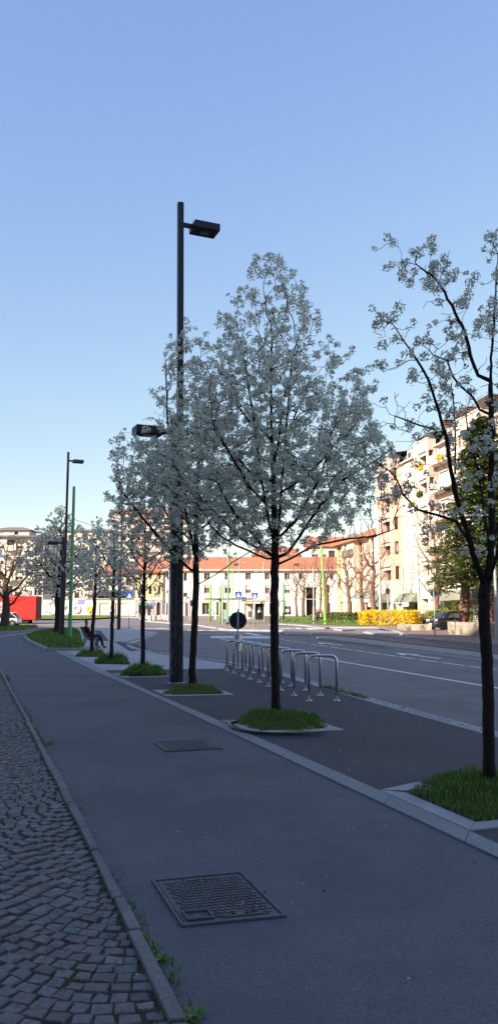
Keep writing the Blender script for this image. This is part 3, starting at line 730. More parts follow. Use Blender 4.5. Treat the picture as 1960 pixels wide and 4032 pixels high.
# the cut-off tree by the right border: hand-laid limbs
b1 = G(1925, 3096); y1 = b1.y
def L1(pts, dy): return [tuple(at(u, v, y1 + dy * k / max(1, len(pts) - 1))) for k, (u, v) in enumerate(pts)]
trunk = [(b1.x, b1.y, -.02)] + [tuple(at(u, v, y1)) for u, v in ((1922, 2800), (1915, 2600), (1905, 2450), (1903, 2350), (1925, 2230), (1935, 2100), (1932, 1900), (1935, 1700), (1928, 1500), (1935, 1350), (1950, 1150), (1958, 1000))]
limbs = [(trunk, None),
 (L1([(1905, 2300), (1870, 2210), (1840, 2100), (1795, 1960), (1775, 1850), (1755, 1720), (1725, 1620), (1690, 1500), (1640, 1420), (1590, 1345), (1555, 1290)], -.5), 'near'),
 (L1([(1925, 1500), (1880, 1478), (1850, 1400), (1830, 1310), (1790, 1230), (1750, 1150), (1700, 1085), (1640, 1045), (1595, 1032)], .2), 'near'),
 (L1([(1835, 2120), (1790, 2050), (1740, 2035), (1640, 2005), (1590, 1950), (1555, 1880), (1500, 1830)], .35), 'near'),
 (L1([(1900, 1640), (1860, 1560), (1820, 1530), (1780, 1480), (1760, 1420), (1700, 1395)], .5), 'near'),
 (L1([(1760, 1730), (1700, 1690), (1640, 1670), (1590, 1655), (1560, 1640)], .2), 'near'),
 (L1([(1790, 1900), (1790, 1700), (1780, 1560), (1775, 1510)], .3), 'near'),
 (L1([(1925, 2150), (1900, 2000), (1880, 1850), (1840, 1700), (1830, 1600)], .8), 'near'),
 (L1([(1930, 2200), (1960, 2050), (1990, 1800), (2000, 1500), (2010, 1200)], .4), 'near'),
 (L1([(1930, 2250), (2000, 2100), (2080, 1950), (2150, 1700), (2200, 1500)], .5), 'near'),
 (L1([(1935, 1900), (2010, 1750), (2080, 1500), (2100, 1300)], -.6), 'near'),
 (L1([(1925, 2300), (1960, 2150), (1975, 1950), (2000, 1700)], -1.0), 'near')]
lp = [(np.array(p), i / (len(l[0]) - 1)) for l in limbs[1:] for i, p in enumerate(l[0])]
lpt = [(np.array(p), 1.0) for p in trunk[9:]]
def att1(rg):
    while True:
        p, t = rg.choice(lp + lpt)
        if t < .3 and rg.random() < .75: continue
        return tuple(p + np.array([rg.gauss(0, .13), rg.gauss(0, .22), rg.gauss(-.03, .13)]))
pear('sparse leaning blossoming tree with bare dark limbs, cut off by the picture border', b1, 5.9, 2.2, [(2, 1), (6, 1)], .053, 1400, 640, 5, step=.075, dk=.09, di=.28, cl=(.046, 34, .0115), limbs=limbs, trop=.12, attf=att1, r0=.0026, skip=.55, limbk=.95, leaves=4)
# fix: that tree's own hand-laid trunk replaces the generic leader (the leader lies inside it)

def bare_tree(label, base, ht, zc, rmax, rt, natt, seed, step=.3, dk=.42, di=2.0, matw=WOODL, group='bare trees', trop=.35, r0=.010, zlow=None, flat=1.0):
    rg = random.Random(seed)
    lead = [(base.x + .12 * math.sin(z * .9 + seed), base.y + .1 * math.cos(z + seed), base.z + z - .05) for z in np.linspace(0, zc + (ht - zc) * .55, 12)]
    polys = [(lead, None)]; k = 8
    for j in range(k):
        z = zc + (ht - zc) * .06 * j; a = j * 2.4 + seed; rr = rmax * .55
        polys.append(([(lead[0][0], lead[0][1], base.z + z), (base.x + math.cos(a) * rr * .5, base.y + math.sin(a) * rr * .5, base.z + z + rmax * .18), (base.x + math.cos(a) * rr, base.y + math.sin(a) * rr, base.z + z + rmax * .55)], 'near'))
    att = []
    while len(att) < natt:
        x, y, z = rg.uniform(-1, 1), rg.uniform(-1, 1), rg.uniform(-1, 1)
        if x * x + y * y + z * z > 1: continue
        zz = zc + (ht - zc) * (.5 + .52 * z)
        if zz < zc: continue
        att.append((base.x + x * rmax, base.y + y * rmax, base.z + zz))
    P_, par = grow(polys, att, step, di, dk, (0, 0, trop), 150, .2, seed)
    root = thing('bare_tree', label, 'tree', base, group=group); wood, crown = MB(), MB()
    tree_mesh(P_, par, rt, r0, .03, wood, crown, base)
    wood.build('trunk', matw, root, smooth=True); crown.build('crown', [matw], root); return root
b9 = G(18, 2472)
bare_tree('bare brown tree with wide low limbs in front of the red lorry', b9, 8.8, 1.7, 3.9, .36, 1300, 31, .28, .40, matw=mat('grey bark', (.085, .06, .05), .95, .3, 5, .8, 20), r0=.018)
for k, (u, v, ht, rm, rt, lab) in enumerate((
    (1167, 2428, 8.6, 2.0, .20, 'bare tree with slim straight trunk, first of a close pair before the white houses'),
    (1195, 2429, 8.9, 2.2, .28, 'bare tree with flared trunk beside the brown gateway'),
    (1261, 2430, 9.0, 2.2, .18, 'bare tree with forked trunk behind the walking woman'),
    (1285, 2435, 10.0, 2.5, .30, 'bare tree with thick trunk right behind the lime green pole'),
    (1373, 2446, 9.0, 2.6, .26, 'bare tree standing alone in the green hedge'),
    (1425, 2444, 9.4, 2.2, .24, 'bare tree at the end of the yellow hedge'),
    (1471, 2441, 10.6, 2.4, .28, 'bare tree rising behind the yellow hedge beside the grey lamp pole'),
    (1722, 2446, 11.5, 2.6, .30, 'bare tree standing before the bay front of the pink apartment block'))):
    b = G(u, v)
    if u > 1400: b = at(u, 2405, {1425: 93, 1471: 87, 1722: 75}[u]); b.z = gz(b.y) + (.02 if u < 1700 else .05)
    bare_tree(lab, b, ht + 1.4, 2.8, rm + .4, rt, 820, 40 + k, .32, .46, r0=.016, group='bare trees across the road')
b = at(1827, 2405, 69); b.z = .05; bare_tree('thick trunked bare tree with forked limbs just behind the small black car', b, 10.5, 3.6, 3.0, .42, 380, 55, .34, .55, r0=.02, group='bare trees across the road')

def cedar(label, base, ht, r, seed):
    rg = random.Random(seed); root = thing('cedar_tree', label, 'tree', base, group='evergreen trees'); wood, cr = MB(), MB()
    tp = [(.5 * math.sin(z * .35) * (1 - z / ht) + .1, .3 * math.cos(z * .3), z) for z in np.linspace(0, ht, 14)]
    wood.tube([(x, y, z) for x, y, z in tp], [.34 * (1 - .93 * i / 13) for i in range(14)], 9)
    nb = 160
    for i in range(nb):
        z = ht * (.20 + .8 * (i / nb)) ; f = 1 - (z / ht - .2) / .8; L = r * (f ** .75) * rg.uniform(.6, 1.08) + .35; a = i * 2.399 + rg.uniform(-.3, .3)
        x0, y0 = .1, 0; d = Vector((math.cos(a), math.sin(a), 0)); e = Vector((-d.y, d.x, 0)); pts = []
        for k in range(7):
            t = k / 6; pts.append(Vector((x0, y0, z)) + d * L * t + Vector((0, 0, L * (.16 * t - .30 * t * t))))
        wood.tube(pts, [.05 * (1 - t_ / 7) * (.4 + f) + .01 for t_ in range(7)], 5)
        m_ = int(46 * L / r) + 12
        for _ in range(m_):
            t = rg.uniform(.18, 1.05); side = rg.uniform(-1, 1); wd = L * .33 * math.sin(min(1, t) * 2.6) + .12
            c = Vector((x0, y0, z)) + d * L * t + Vector((0, 0, L * (.16 * t - .30 * t * t))) + e * side * wd + Vector((0, 0, rg.uniform(-.12, .05) - abs(side) * .10))
            dd = (d * rg.uniform(.5, 1) + e * side * 1.1).normalized()
            for _q in range(9):
                p = c + Vector((rg.gauss(0, .16), rg.gauss(0, .16), rg.gauss(0, .05))); q = (dd + Vector((rg.gauss(0, .4), rg.gauss(0, .4), rg.gauss(-.12, .22)))).normalized(); sd = q.cross(Vector((rg.gauss(0, .4), rg.gauss(0, .4), 1))).normalized() * rg.uniform(.05, .09); ln = rg.uniform(.25, .45)
                cr.add([p, p + q * ln * .5 + sd, p + q * ln, p + q * ln * .5 - sd], [(0, 1, 2, 3)])
    wood.build('trunk', mat('reddish bark', (.14, .08, .055), .95, .3, 4), root, smooth=True)
    cr.build('crown', leafmat('cedar needles', [(0, (.03, .06, .016)), (.5, (.08, .125, .03)), (1, (.14, .175, .05))], .7, .15), root)
cb = Vector((20.0, 65, .0)); cedar('tall dark green cedar with drooping layered branches beside the pink apartment block', cb, 18.2, 5.4, 3)

# ---------------------------------------------------------------- hedges and shrubs
def hedge(name, a, b, depth, h, z0, mats, n, label, cat='hedge', s=.10, group=None, seed=1, round_=False, twig=.3):
    rg = random.Random(seed); a = Vector(a); b = Vector(b); d = (b - a); L = d.length; d.normalize(); e = Vector((-d.y, d.x, 0)); root = thing(name, label, cat, ((a + b) / 2).to_tuple()[:2] + (z0,), math.atan2(d.y, d.x), group)
    cr, tw = MB(), MB()
    def surf():
        while True:
            x, y, z = rg.uniform(-.5, .5), rg.uniform(-.5, .5), rg.uniform(0, 1)
            if round_:
                q = Vector((x * 2, y * 2, (z - .45) * 1.9))
                if q.length > 1 or q.length < .45: continue
            k = max(abs(x) * 2, abs(y) * 2, z)
            if rg.random() < k ** 3 or round_: break
        w_ = 1 + .06 * math.sin(x * 37) + .05 * math.sin(x * 19 + 2)
        return Vector((x * L * (1.0 if round_ else 1.0), y * depth * w_, z * h * (1 + .05 * math.sin(x * L * 2.3) + .03 * math.sin(x * L * 5.1)) + .04))
    for _ in range(n):
        p = surf(); nn = Vector((rg.gauss(0, 1), rg.gauss(0, 1), rg.gauss(.3, 1))).normalized(); u = nn.orthogonal().normalized() * s * rg.uniform(.6, 1.2); v = nn.cross(u) * rg.uniform(.5, .9)
        cr.add([p + u, p + v, p - u, p - v], [(0, 1, 2, 3)], 0)
    for _ in range(int(n * twig / 10)):
        x = rg.uniform(-.48, .48) * L; y = rg.uniform(-.4, .4) * depth; k = rg.uniform(.5, .95)
        tw.tube([(x, y, 0), (x + rg.gauss(0, .1), y + rg.gauss(0, .1), h * k * .5), (x + rg.gauss(0, .2), y + rg.gauss(0, .15), h * k)], [.02, .014, .008], 4)
    tw.build('twigs', WOODL, root); cr.build('foliage', mats, root); return root
YEL = leafmat('forsythia flowers', [(0, (.55, .33, .01)), (.5, (.85, .58, .02)), (.8, (.95, .72, .05)), (1, (.45, .22, .02))], .7, .2)
HG = leafmat('hedge leaves', [(0, (.045, .07, .018)), (.6, (.09, .13, .03)), (1, (.14, .17, .05))], .6, .15)
HL = leafmat('fresh green leaves', [(0, (.10, .17, .02)), (.6, (.18, .27, .04)), (1, (.26, .34, .07))], .6, .2)
RS = leafmat('reddish twigs', [(0, (.22, .09, .06)), (.6, (.35, .14, .10)), (1, (.30, .24, .10))], .8, .1)
def up(u, v, y): p = at(u, v, y); return p
hy = 82
hedge('flowering_hedge', at(1428, 2450, 84), at(1638, 2450, 77.5), 1.6, 1.55, gz(82) - .05, YEL, 7000, 'long bright yellow flowering hedge in full bloom', s=.085, seed=2, twig=.5)
hedge('clipped_hedge', at(1291, 2445, 99), at(1424, 2445, 93), 1.2, 1.15, .15, HG, 3200, 'dark green clipped hedge to the right of the lime green pole', s=.10, seed=3)
hedge('shrub', at(1693, 2460, 73), at(1760, 2460, 72), 1.8, 1.5, .1, HL, 2400, 'fresh green rounded bush in front of the small black car', 'shrub', s=.085, seed=4, group='green bushes around the parked car')
hedge('shrub', at(1762, 2460, 77), at(1812, 2460, 77), 1.8, 1.9, .1, HL, 1600, 'yellowish bush whose top shows over the black car roof', 'shrub', s=.09, seed=14, group='green bushes around the parked car')
hedge('shrub', at(1832, 2460, 72), at(1872, 2460, 72), 1.6, 1.5, .1, HL, 1400, 'fresh green bush at the tail of the small black car', 'shrub', s=.085, seed=5, group='green bushes around the parked car')
hedge('shrub', at(1902, 2460, 70), at(1925, 2460, 70), 1.2, 1.65, .1, HL, 900, 'narrow green bush in front of the white striped fence', 'shrub', s=.08, seed=6, group='green bushes around the parked car')
hedge('shrub', at(1643, 2460, 79), at(1690, 2460, 79), 1.4, 1.15, .1, RS, 900, 'sparse reddish shrub between the yellow hedge and the green bush', 'shrub', s=.06, seed=7, twig=1.5)
hedge('shrub', at(1214, 2440, 103), at(1234, 2440, 103), .9, .85, .2, HL, 500, 'small clipped green ball bush beside the grey lamp pole', 'shrub', s=.08, seed=8, round_=True)
hedge('shrub', at(1238, 2440, 104), at(1278, 2440, 104), 1.3, 1.7, .2, leafmat('dry twiggy leaves', [(0, (.20, .13, .06)), (1, (.36, .25, .12))], .9, .1), 700, 'round brown leafless bush behind the walking woman', 'shrub', s=.06, seed=9, round_=True, twig=1.5)

mb = MB(); PET = mat('petals', (.62, .60, .56), .8, .2)
for _ in range(900):
    if rnd.random() < .7: c_ = rnd.choice((b2, b3, b1, b4)); x, y = c_.x + rnd.gauss(0, 1.3), c_.y + rnd.gauss(0, 1.5)
    else: x, y = rnd.uniform(-2.2, 4), rnd.uniform(2.4, 18)
    if x < -.36 * y + .35: continue
    a = rnd.random() * 6; k = rnd.uniform(.003, .008); mb.add([(x + k * math.cos(a + q), y + k * math.sin(a + q) * .8, .0135 if rnd.random() < .5 else .0155) for q in (0, 1.5, 3.1, 4.4)], [(0, 1, 2, 3)])
for _ in range(45):
    x, y = rnd.uniform(-2.2, 4), rnd.uniform(2.4, 16)
    if x < -.36 * y + .35: continue
    mb.box((x, y, .008), (rnd.uniform(.004, .010), rnd.uniform(.004, .008), .008), rnd.random() * 3, m=1)
for i in range(len(rb) - 1):      # grit and dirt gathered along the kerb, moss and weeds in the joints beside it
    for _ in range(26 if i < 30 else 8):
        p = rb[i].lerp(rb[i + 1], rnd.random()); k = rnd.uniform(.0012, .0035); mb.box((p.x + .005 + abs(rnd.gauss(0, .045)), p.y, .003), (k * 2, k * 1.6, .003), rnd.random() * 3, m=2)
tag(mb.build('petal_litter', [PET, SOIL, KERB]), 'scattered fallen petals and crumbs of grit on the pavement', 'litter', kind='stuff')

# ---------------------------------------------------------------- street lamps
def make_lamp(label, base, rz, tilt, Ht=10.97, Hs=5.85):
    r_ = thing('street_lamp', label, 'street lamp', base, rz, 'twin post street lamps along the pavement', ry=tilt)
    MB().box((0, 0, .012), (.36, .2, .024)).build('base_plate', GALV, r_, bevel=.004)
    t = MB(); t.box((.073, 0, Ht / 2), (.125, .125, Ht)); t.box((.073, 0, Ht + .004), (.132, .132, .008)); t.build('tall_post', NAVY, r_, bevel=.008)
    s = MB(); s.box((-.073, 0, Hs / 2), (.125, .125, Hs)); s.box((-.073, 0, Hs + .004), (.132, .132, .008)); s.build('short_post', NAVY, r_, bevel=.008)
    for sg, z, x0 in ((1, Ht - .52, .135), (-1, Hs - .36, -.135)):
        a = MB().box((x0 + sg * .11, 0, z + .005), (.24, .07, .10)).build('arm', NAVY, r_, bevel=.006)
        h = MB(); cx = x0 + sg * .53
        h.box((cx, 0, z), (.62, .45, .17)); hd = h.build('lamp_head', NAVY, r_, bevel=.01)
        MB().box((cx, 0, z - .088), (.56, .39, .010)).build('diffuser_frame', BLACK, hd)
        MB().box((cx, 0, z - .096), (.2, .16, .012)).build('lamp_glass', mat('lamp lens', (.10, .10, .11), .3, .1), hd)
    return r_
LB = G(694, 2691)
lamp1 = make_lamp('tall dark twin post lamp with scribbled posts, in front of the second blossoming tree', LB, R(23), R(-.55))
sc_ = MB()
for pts in ([(-.10, 2.05), (-.12, 1.75), (-.09, 1.5), (-.05, 1.45), (-.04, 1.8), (-.06, 2.05), (-.03, 2.08)], [(-.05, 1.35), (-.045, .95)], [(-.12, 1.25), (-.05, 1.32)], [(-.12, 1.0), (-.07, 1.08)], [(-.09, .75), (-.13, .55)], [(-.06, .72), (-.12, .66), (-.14, .45)], [(-.12, .38), (-.11, .18), (-.05, .24)], [(.05, 2.25), (.03, 2.1)], [(.06, 1.6), (.09, 1.62)], [(.05, 1.22), (.08, 1.3)], [(.04, .8), (.05, .92), (.08, .95), (.10, .86)], [(-.10, 2.45), (-.08, 2.4), (-.1, 2.3)]):
    sc_.tube([(x, -.0635, z) for x, z in pts], .0075, 4)
sc_.build('graffiti', mat('chalky grey scribble', (.16, .17, .20), .9, .2), lamp1)
for k in ((G(243, 2511), 'tall dark twin post lamp standing in the kerbed grass bed'), (G(468, 2480), 'far twin post lamp whose head hides among the blossoms')):
    l = dup(lamp1, k[0], R(23), k[1])
for o in [o for o in bpy.data.objects if o.name.startswith('graffiti.')]: bpy.data.objects.remove(o)
lamp3 = MB();
# ---------------------------------------------------------------- poles
def pole(name, label, cat, base, h, r, mats, n=14, steps=True, group=None, top=None, cap=True):
    r_ = thing(name, label, cat, base, 0, group); m = MB()
    tx, ty = (top or (0, 0))
    if steps:
        zs = [0, h * .14, h * .14 + .03, h * .38, h * .38 + .03, h * .64, h * .64 + .03, h]; rs = [r, r, r * .93, r * .93, r * .85, r * .85, r * .76, r * .7]
    else: zs = [0, h * .5, h]; rs = [r, r * .9, r * .8]
    m.tube([(tx * z / h, ty * z / h, z) for z in zs], rs, n); m.build('shaft', mats, r_, smooth=False)
    return r_
gp = pole('catenary_pole', 'bright green stepped steel pole rising from the kerbed grass bed', 'pole', G(275, 2519, .06), 8.05, .105, GRN, group='green tramway poles')
MB().cyl((0, 0, 0), (0, 0, .12), .14).build('collar', GRN, gp)
for zc_ in (3.1, 3.6, 6.3): MB().cyl((0, 0, zc_), (0, 0, zc_ + .03), .102).build('band', GALV, gp)
for (u, v, vt, r, m_, lab, tp) in (
   (1280, 2459, 2150, .15, LIME, 'lime green pole leaning slightly beside the walking woman', -.35),
   (896, 2459, 2170, .12, GRN, 'slim green pole right of the tram shelter frame', .1),
   (1116, 2446, 2290, .15, GRN, 'short stout green pole right of the far tram shelter', 0),
   (914, 2444, 2240, .10, LIME, 'pale lime pole behind the blue crossing sign', .05),
   (1092, 2441, 2280, .09, LIME, 'thin lime pole half hidden by the big tree trunk', 0)):
    b = G(u, v); h = at(u, vt, b.y).z - b.z
    p_ = pole('catenary_pole', lab, 'pole', b, h, r, m_, group='green tramway poles', top=(tp, 0))
    MB().cyl((0, 0, 0), (0, 0, .25), r * 1.15).build('collar', BLACK if u == 896 else m_, p_)
def lamp_pole(u, v, vt, r, lab, arms):
    b = G(u, v); h = at(u, vt, b.y).z - b.z; p_ = pole('lamp_pole', lab, 'lamp pole', b, h, r, GALV, steps=False, group='grey lamp poles')
    MB().cyl((0, 0, 0), (0, 0, h * .3), r * 1.35).build('sleeve', GALV, p_)
    for (dx, z, L) in arms:
        a = MB().tube([(0, 0, z), (dx * .3, 0, z + .05), (dx, 0, z + .02)], .03, 6).build('arm', GALV, p_)
        MB().box((dx + math.copysign(L / 2, dx), 0, z), (L, .22, .11), taper=.7).build('lamp_head', GALV, a)
lamp_pole(1498, 2463, 2030, .13, 'thick pale grey lamp pole standing at the yellow hedge', [(-1.6, 11.2, .7)])
lamp_pole(1235, 2456, 2235, .10, 'grey lamp pole with two short arms beside the walking woman', [(-.6, 4.6, .6), (.6, 4.3, .6), (.9, 6.4, .6)])
lamp_pole(747, 2440, 2262, .09, 'pale lamp pole with one arm at the far street corner, left of the tram shelter', [(1.1, 7.3, .6)])
lamp_pole(1037, 2439, 2210, .09, 'slender grey lamp pole before the white houses by the red rimmed sign', [(-.8, 6.9, .5)])
lamp_pole(664, 2445, 2040, .10, 'pale thin pole hugging the side of the tall twin lamp post', [(-1.2, 8.1, .6)])
lamp_pole(145, 2440, 2270, .11, 'grey pole at the tail of the red lorry', [(-.8, 6.9, .6)])
lamp_pole(1957, 2516, 2060, .09, 'pale grey pole by the concrete wall, partly behind the cut off tree', [(-1.4, 6.9, .6)])
lamp_pole(940, 2442, 2190, .07, 'thin grey pole above the blue crossing sign', [(.5, 8, .4)])
lamp_pole(876, 2459, 2290, .09, 'brown grey pole touching the tram shelter frame', [(.4, 5.2, .3)])
# overhead wires
wr = mat('wire', (.03, .03, .03), .6, .1)
pG = G(275, 2519); 
for a, b, lab in ((at(291, 2045, pG.y), at(640, 2110, 110), 'overhead wire running from the green pole towards the tall orange roofed block'),
                  (at(1268, 2190, 88), at(2100, 2090, 60), 'upper tram wire sagging before the pink apartment block'),
                  (at(1268, 2235, 88), at(2100, 2150, 60), 'lower tram wire sagging before the pink apartment block')):
    pts = [a.lerp(b, t) + Vector((0, 0, -1.2 * 4 * t * (1 - t) * .4)) for t in np.linspace(0, 1, 14)]
    tag(MB().tube(pts, .014, 4).build('overhead_wire', wr), lab, 'wire', 'tramway wires')

# ---------------------------------------------------------------- bike racks
def rack_path(w_, h, rb_):
    pts = [(-w_ / 2, 0, 0), (-w_ / 2, 0, h - rb_)]
    for k in range(1, 8): a = math.pi / 2 * k / 8; pts.append((-w_ / 2 + rb_ - rb_ * math.cos(a), 0, h - rb_ + rb_ * math.sin(a)))
    pts.append((-w_ / 2 + rb_, 0, h)); pts.append((w_ / 2 - rb_, 0, h))
    for k in range(1, 8): a = math.pi / 2 * k / 8; pts.append((w_ / 2 - rb_ + rb_ * math.sin(a), 0, h - rb_ + rb_ * math.cos(a)))
    pts += [(w_ / 2, 0, h - rb_), (w_ / 2, 0, 0)]; return pts
rk = None
rl = [(1271, 2760, 'nearest'), (1209, 2739, 'second nearest'), (1154, 2719, 'third nearest'), (1102, 2703, 'fourth nearest'), (1064, 2687, 'middle'), (1026, 2675, 'fourth from the far end'), (994, 2663, 'third from the far end'), (958, 2651, 'second from the far end'), (930, 2641, 'farthest')]
for i, (u, v, s_) in enumerate(rl):
    lab = 'brushed steel hoop bike rack, %s of the row of nine' % s_
    b = G(u, v); rz = R(2)
    if rk is None:
        rk = thing('bike_rack', lab, 'bike rack', b, rz, 'steel bike racks in a row')
        MB().tube(rack_path(.485, .775, .10), .0245, 14).build('hoop', STEEL, rk, smooth=True)
        for x in (-.2425, .2425): MB().cyl((x, 0, .001), (x, 0, .013), .058, 20).build('foot_plate', STEEL, rk)
    else: dup(rk, b, rz + R(rnd.uniform(-1.5, 1.5)), lab)

# ---------------------------------------------------------------- signs
def post_sign(name, label, base, h, r, zc_, kind, size, face=-1, cat='road sign', mat_=GALV, group=None, yaw=0):
    r_ = thing(name, label, cat, base, yaw, group)
    MB().cyl((0, 0, 0), (0, 0, h), r, 10).build('post', mat_, r_, smooth=True)
    y = -r - .012; s = size
    if kind == 'crossing':
        p_ = MB().box((0, y, zc_), (s, .012, s)).build('panel', BLUE, r_)
        MB().add([(-s * .34, y - .010, zc_ - s * .34), (s * .34, y - .010, zc_ - s * .34), (0, y - .010, zc_ + s * .36)], [(0, 1, 2)]).build('triangle', WHITE, p_)
        f = MB(); yy = y - .016
        f.disc((0.01 * s, yy, zc_ + s * .12), (0, 1, 0), s * .045, .004, 10)
        for a, b, w_ in (((.0, .06), (-.02, -.12), .09), ((-.02, -.1), (-.12, -.3), .05), ((-.0, -.1), (.1, -.3), .05), ((.0, .05), (.1, -.06), .035), ((0, .05), (-.1, -.08), .035)):
            A, B = Vector((a[0] * s, yy, zc_ + a[1] * s)), Vector((b[0] * s, yy, zc_ + b[1] * s)); d = (B - A).normalized(); n_ = Vector((-d.z, 0, d.x)) * w_ * s / 2
            f.add([A - n_, B - n_, B + n_, A + n_], [(0, 1, 2, 3)])
        f.build('walking_figure', BLACK, p_)
    elif kind == 'round_back':
        p_ = MB().disc((0, r + .01, zc_), (0, 1, 0), s / 2, .012, 40).build('panel', SBACK, r_)
        for z in (zc_ - s * .38, zc_ + s * .38): MB().box((0, -.002, z), (s * .22, r * 2.3, .03)).build('clamp', GALV, r_)
    elif kind == 'noentry':
        p_ = MB().disc((0, y, zc_), (0, 1, 0), s / 2, .012, 32).build('panel', RED, r_); MB().disc((0, y - .008, zc_), (0, 1, 0), s * .38, .01, 32).build('face', mat('pale sign grey', (.5, .5, .55), .5), p_)
        MB().box((0, y, zc_ - s * .72), (s * .85, .01, s * .32)).build('plate', GALV, r_)
    elif kind == 'giveway':
        p_ = MB().add([(-s / 2, y, zc_ + s * .43), (s / 2, y, zc_ + s * .43), (0, y, zc_ - s * .43)], [(0, 2, 1), (0, 1, 2)]).build('panel', RED, r_)
        MB().add([(-s * .34, y - .01, zc_ + s * .33), (s * .34, y - .01, zc_ + s * .33), (0, y - .01, zc_ - s * .25)], [(0, 2, 1)]).build('face', WHITE, p_)
        q_ = MB().disc((0, y, zc_ - s * .98), (0, 1, 0), s * .34, .012, 28).build('round_panel', BLUE, r_)
        MB().tube([(s * .16 * math.cos(a), y - .01, zc_ - s * .98 + s * .16 * math.sin(a)) for a in np.linspace(.3, 5.8, 16)], s * .035, 4).build('arrows', WHITE, q_)
    elif kind == 'blue_round':
        p_ = MB().disc((0, y, zc_), (0, 1, 0), s / 2, .012, 28).build('panel', BLUE, r_)
        a = MB(); a.box((0, y - .01, zc_ - s * .08), (s * .12, .006, s * .4)); a.add([(-s * .22, y - .012, zc_ + s * .08), (s * .22, y - .012, zc_ + s * .08), (0, y - .012, zc_ + s * .34)], [(0, 1, 2)]); a.build('arrow', WHITE, p_)
    elif kind == 'plate':
        p_ = MB().box((0, y, zc_), (s, .012, s * .75)).build('panel', BLUE, r_); m = MB()
        for k in range(4): m.box((0, y - .01, zc_ - s * .28 + k * s * .17), (s * .84, .006, s * .05))
        m.build('stripes', WHITE, p_)
    return r_
def zat(v, y): return at(980, v, y).z
b = G(936, 2630)
sr = post_sign('road_sign', 'round road sign seen from its dark back, on a grey pole beyond the bike racks', b, zat(2397, b.y), .024, zat(2443, b.y), 'round_back', .48)
bn = MB()
for k in range(14):
    a = 6.283 * k / 14; bn.box((.0 + .10 * math.cos(a), .06 + .10 * math.sin(a), .68), (.028, .012, .44), a + math.pi / 2)
bn.cyl((0, .06, .47), (0, .06, .49), .10, 16)
bin_ = thing('litter_bin', 'ribbed steel litter bin fixed low on the pole of the dark round sign', 'litter bin', b)
bn.build('basket', STEEL, bin_); MB().tube([(.102 * math.cos(a), .06 + .102 * math.sin(a), .91) for a in np.linspace(0, 6.283, 20)], .008, 6).build('rim', STEEL, bin_)
def sgn(kind, u, vb, vc, vtop, wpx, lab, **k):
    b = G(u, vb); s = wpx / F_PX * b.y
    return post_sign('road_sign', lab, b, at(u, vtop, b.y).z - b.z, k.pop('r', .03), at(u, vc, b.y).z - b.z, kind, s, **k)
sgn('crossing', 938, 2462, 2342, 2332, 25, 'blue pedestrian crossing sign directly above the dark round sign back')
sgn('crossing', 1003, 2468, 2345, 2335, 23, 'blue pedestrian crossing sign on a thin post beside the big tree trunk')
sgn('crossing', 961, 2440, 2357, 2351, 16, 'small far blue crossing sign before the yellow framed shop entrance')
sgn('crossing', 508, 2477, 2345, 2334, 26, 'blue crossing sign on a thin post left of the twin lamp post')
sgn('crossing', 741, 2440, 2357, 2350, 15, 'pale blue crossing sign fixed near the lamp pole at the far corner')
sgn('noentry', 1054, 2471, 2343, 2333, 21, 'round red rimmed sign with a grey plate below, partly behind the big trunk')
sgn('giveway', 604, 2436, 2357, 2349, 22, 'triangular give way sign above a round blue sign before the yellow house')
sgn('blue_round', 441, 2440, 2415, 2408, 19, 'small round blue sign behind the thin trunk near the garages')
sgn('blue_round', 210, 2443, 2360, 2352, 17, 'round blue sign on a white post left of the lamp in the grass bed')
sgn('blue_round', 537, 2432, 2412, 2405, 9, 'low round blue sign at the corner of the garages')
sgn('noentry', 588, 2432, 2374, 2358, 9, 'narrow round sign seen edge on beside the give way sign')
sgn('plate', 320, 2440, 2371, 2362, 25, 'striped blue and white information sign before the graffiti wall')
sgn('round_back', 1711, 2502, 2337, 2324, 27, 'round grey sign back on a thin post in front of the black car', r=.035)
# traffic mirror
b = G(1528, 2488, .02); tm = thing('traffic_mirror', 'round traffic mirror with a red and white rim on a grey post', 'mirror', b)
z = at(1528, 2328, b.y).z - b.z; MB().cyl((0, 0, 0), (0, 0, z), .035, 10).build('post', GALV, tm, smooth=True)
MB().tube([(.18 * math.cos(a), -.08, z + .25 * math.sin(a)) for a in np.linspace(0, 6.283, 24)], .022, 6).build('rim', mat('mirror rim', (.45, .16, .08), .5), tm)
m_ = MB().disc((0, -.07, 0), (0, 1, 0), .18, .03, 24); m_.v = [(x, y, z + zz * 1.4) for x, y, zz in m_.v]; m_.build('mirror_glass', mat('mirror', (.7, .7, .7), .05, .02, metal=1), tm)
# info board on two legs
b = G(985, 2476); ib = thing('notice_board', 'dark notice board on two thin legs between the two crossing signs', 'notice board', b)
for x in (-.2, .2): MB().cyl((x, 0, 0), (x * .8, 0, 1.5), .018, 8).build('leg', GALV, ib)
MB().box((0, -.03, 1.25), (.38, .03, .52)).build('panel', mat('board grey', (.10, .09, .09), .6, .1), ib, bevel=.005)

# traffic light by the lamp in the bed
b = G(222, 2446); tl = thing('traffic_light', 'dark traffic light head beside the round blue sign', 'traffic light', b)
zz = at(222, 2366, b.y).z - b.z; MB().cyl((0, 0, 0), (0, 0, zz), .06, 8).build('post', GALV, tl)
MB().box((0, 0, zz), (.55, .25, 1.0)).build('housing', BLACK, tl, bevel=.05)
b = G(753, 2439); tl = thing('traffic_light', 'small side on traffic light fixed by the lamp pole at the far corner', 'traffic light', b)
zz = at(753, 2375, b.y).z - b.z; MB().cyl((0, 0, 0), (0, 0, zz), .05, 8).build('post', GALV, tl)
h_ = MB().box((0, 0, zz), (.28, .25, .85)).build('housing', BLACK, tl); v_ = MB()
for k in (-.27, 0, .27): v_.box((.2, -.05, zz + k), (.16, .2, .05), ry=.5)
v_.build('visors', BLACK, h_)

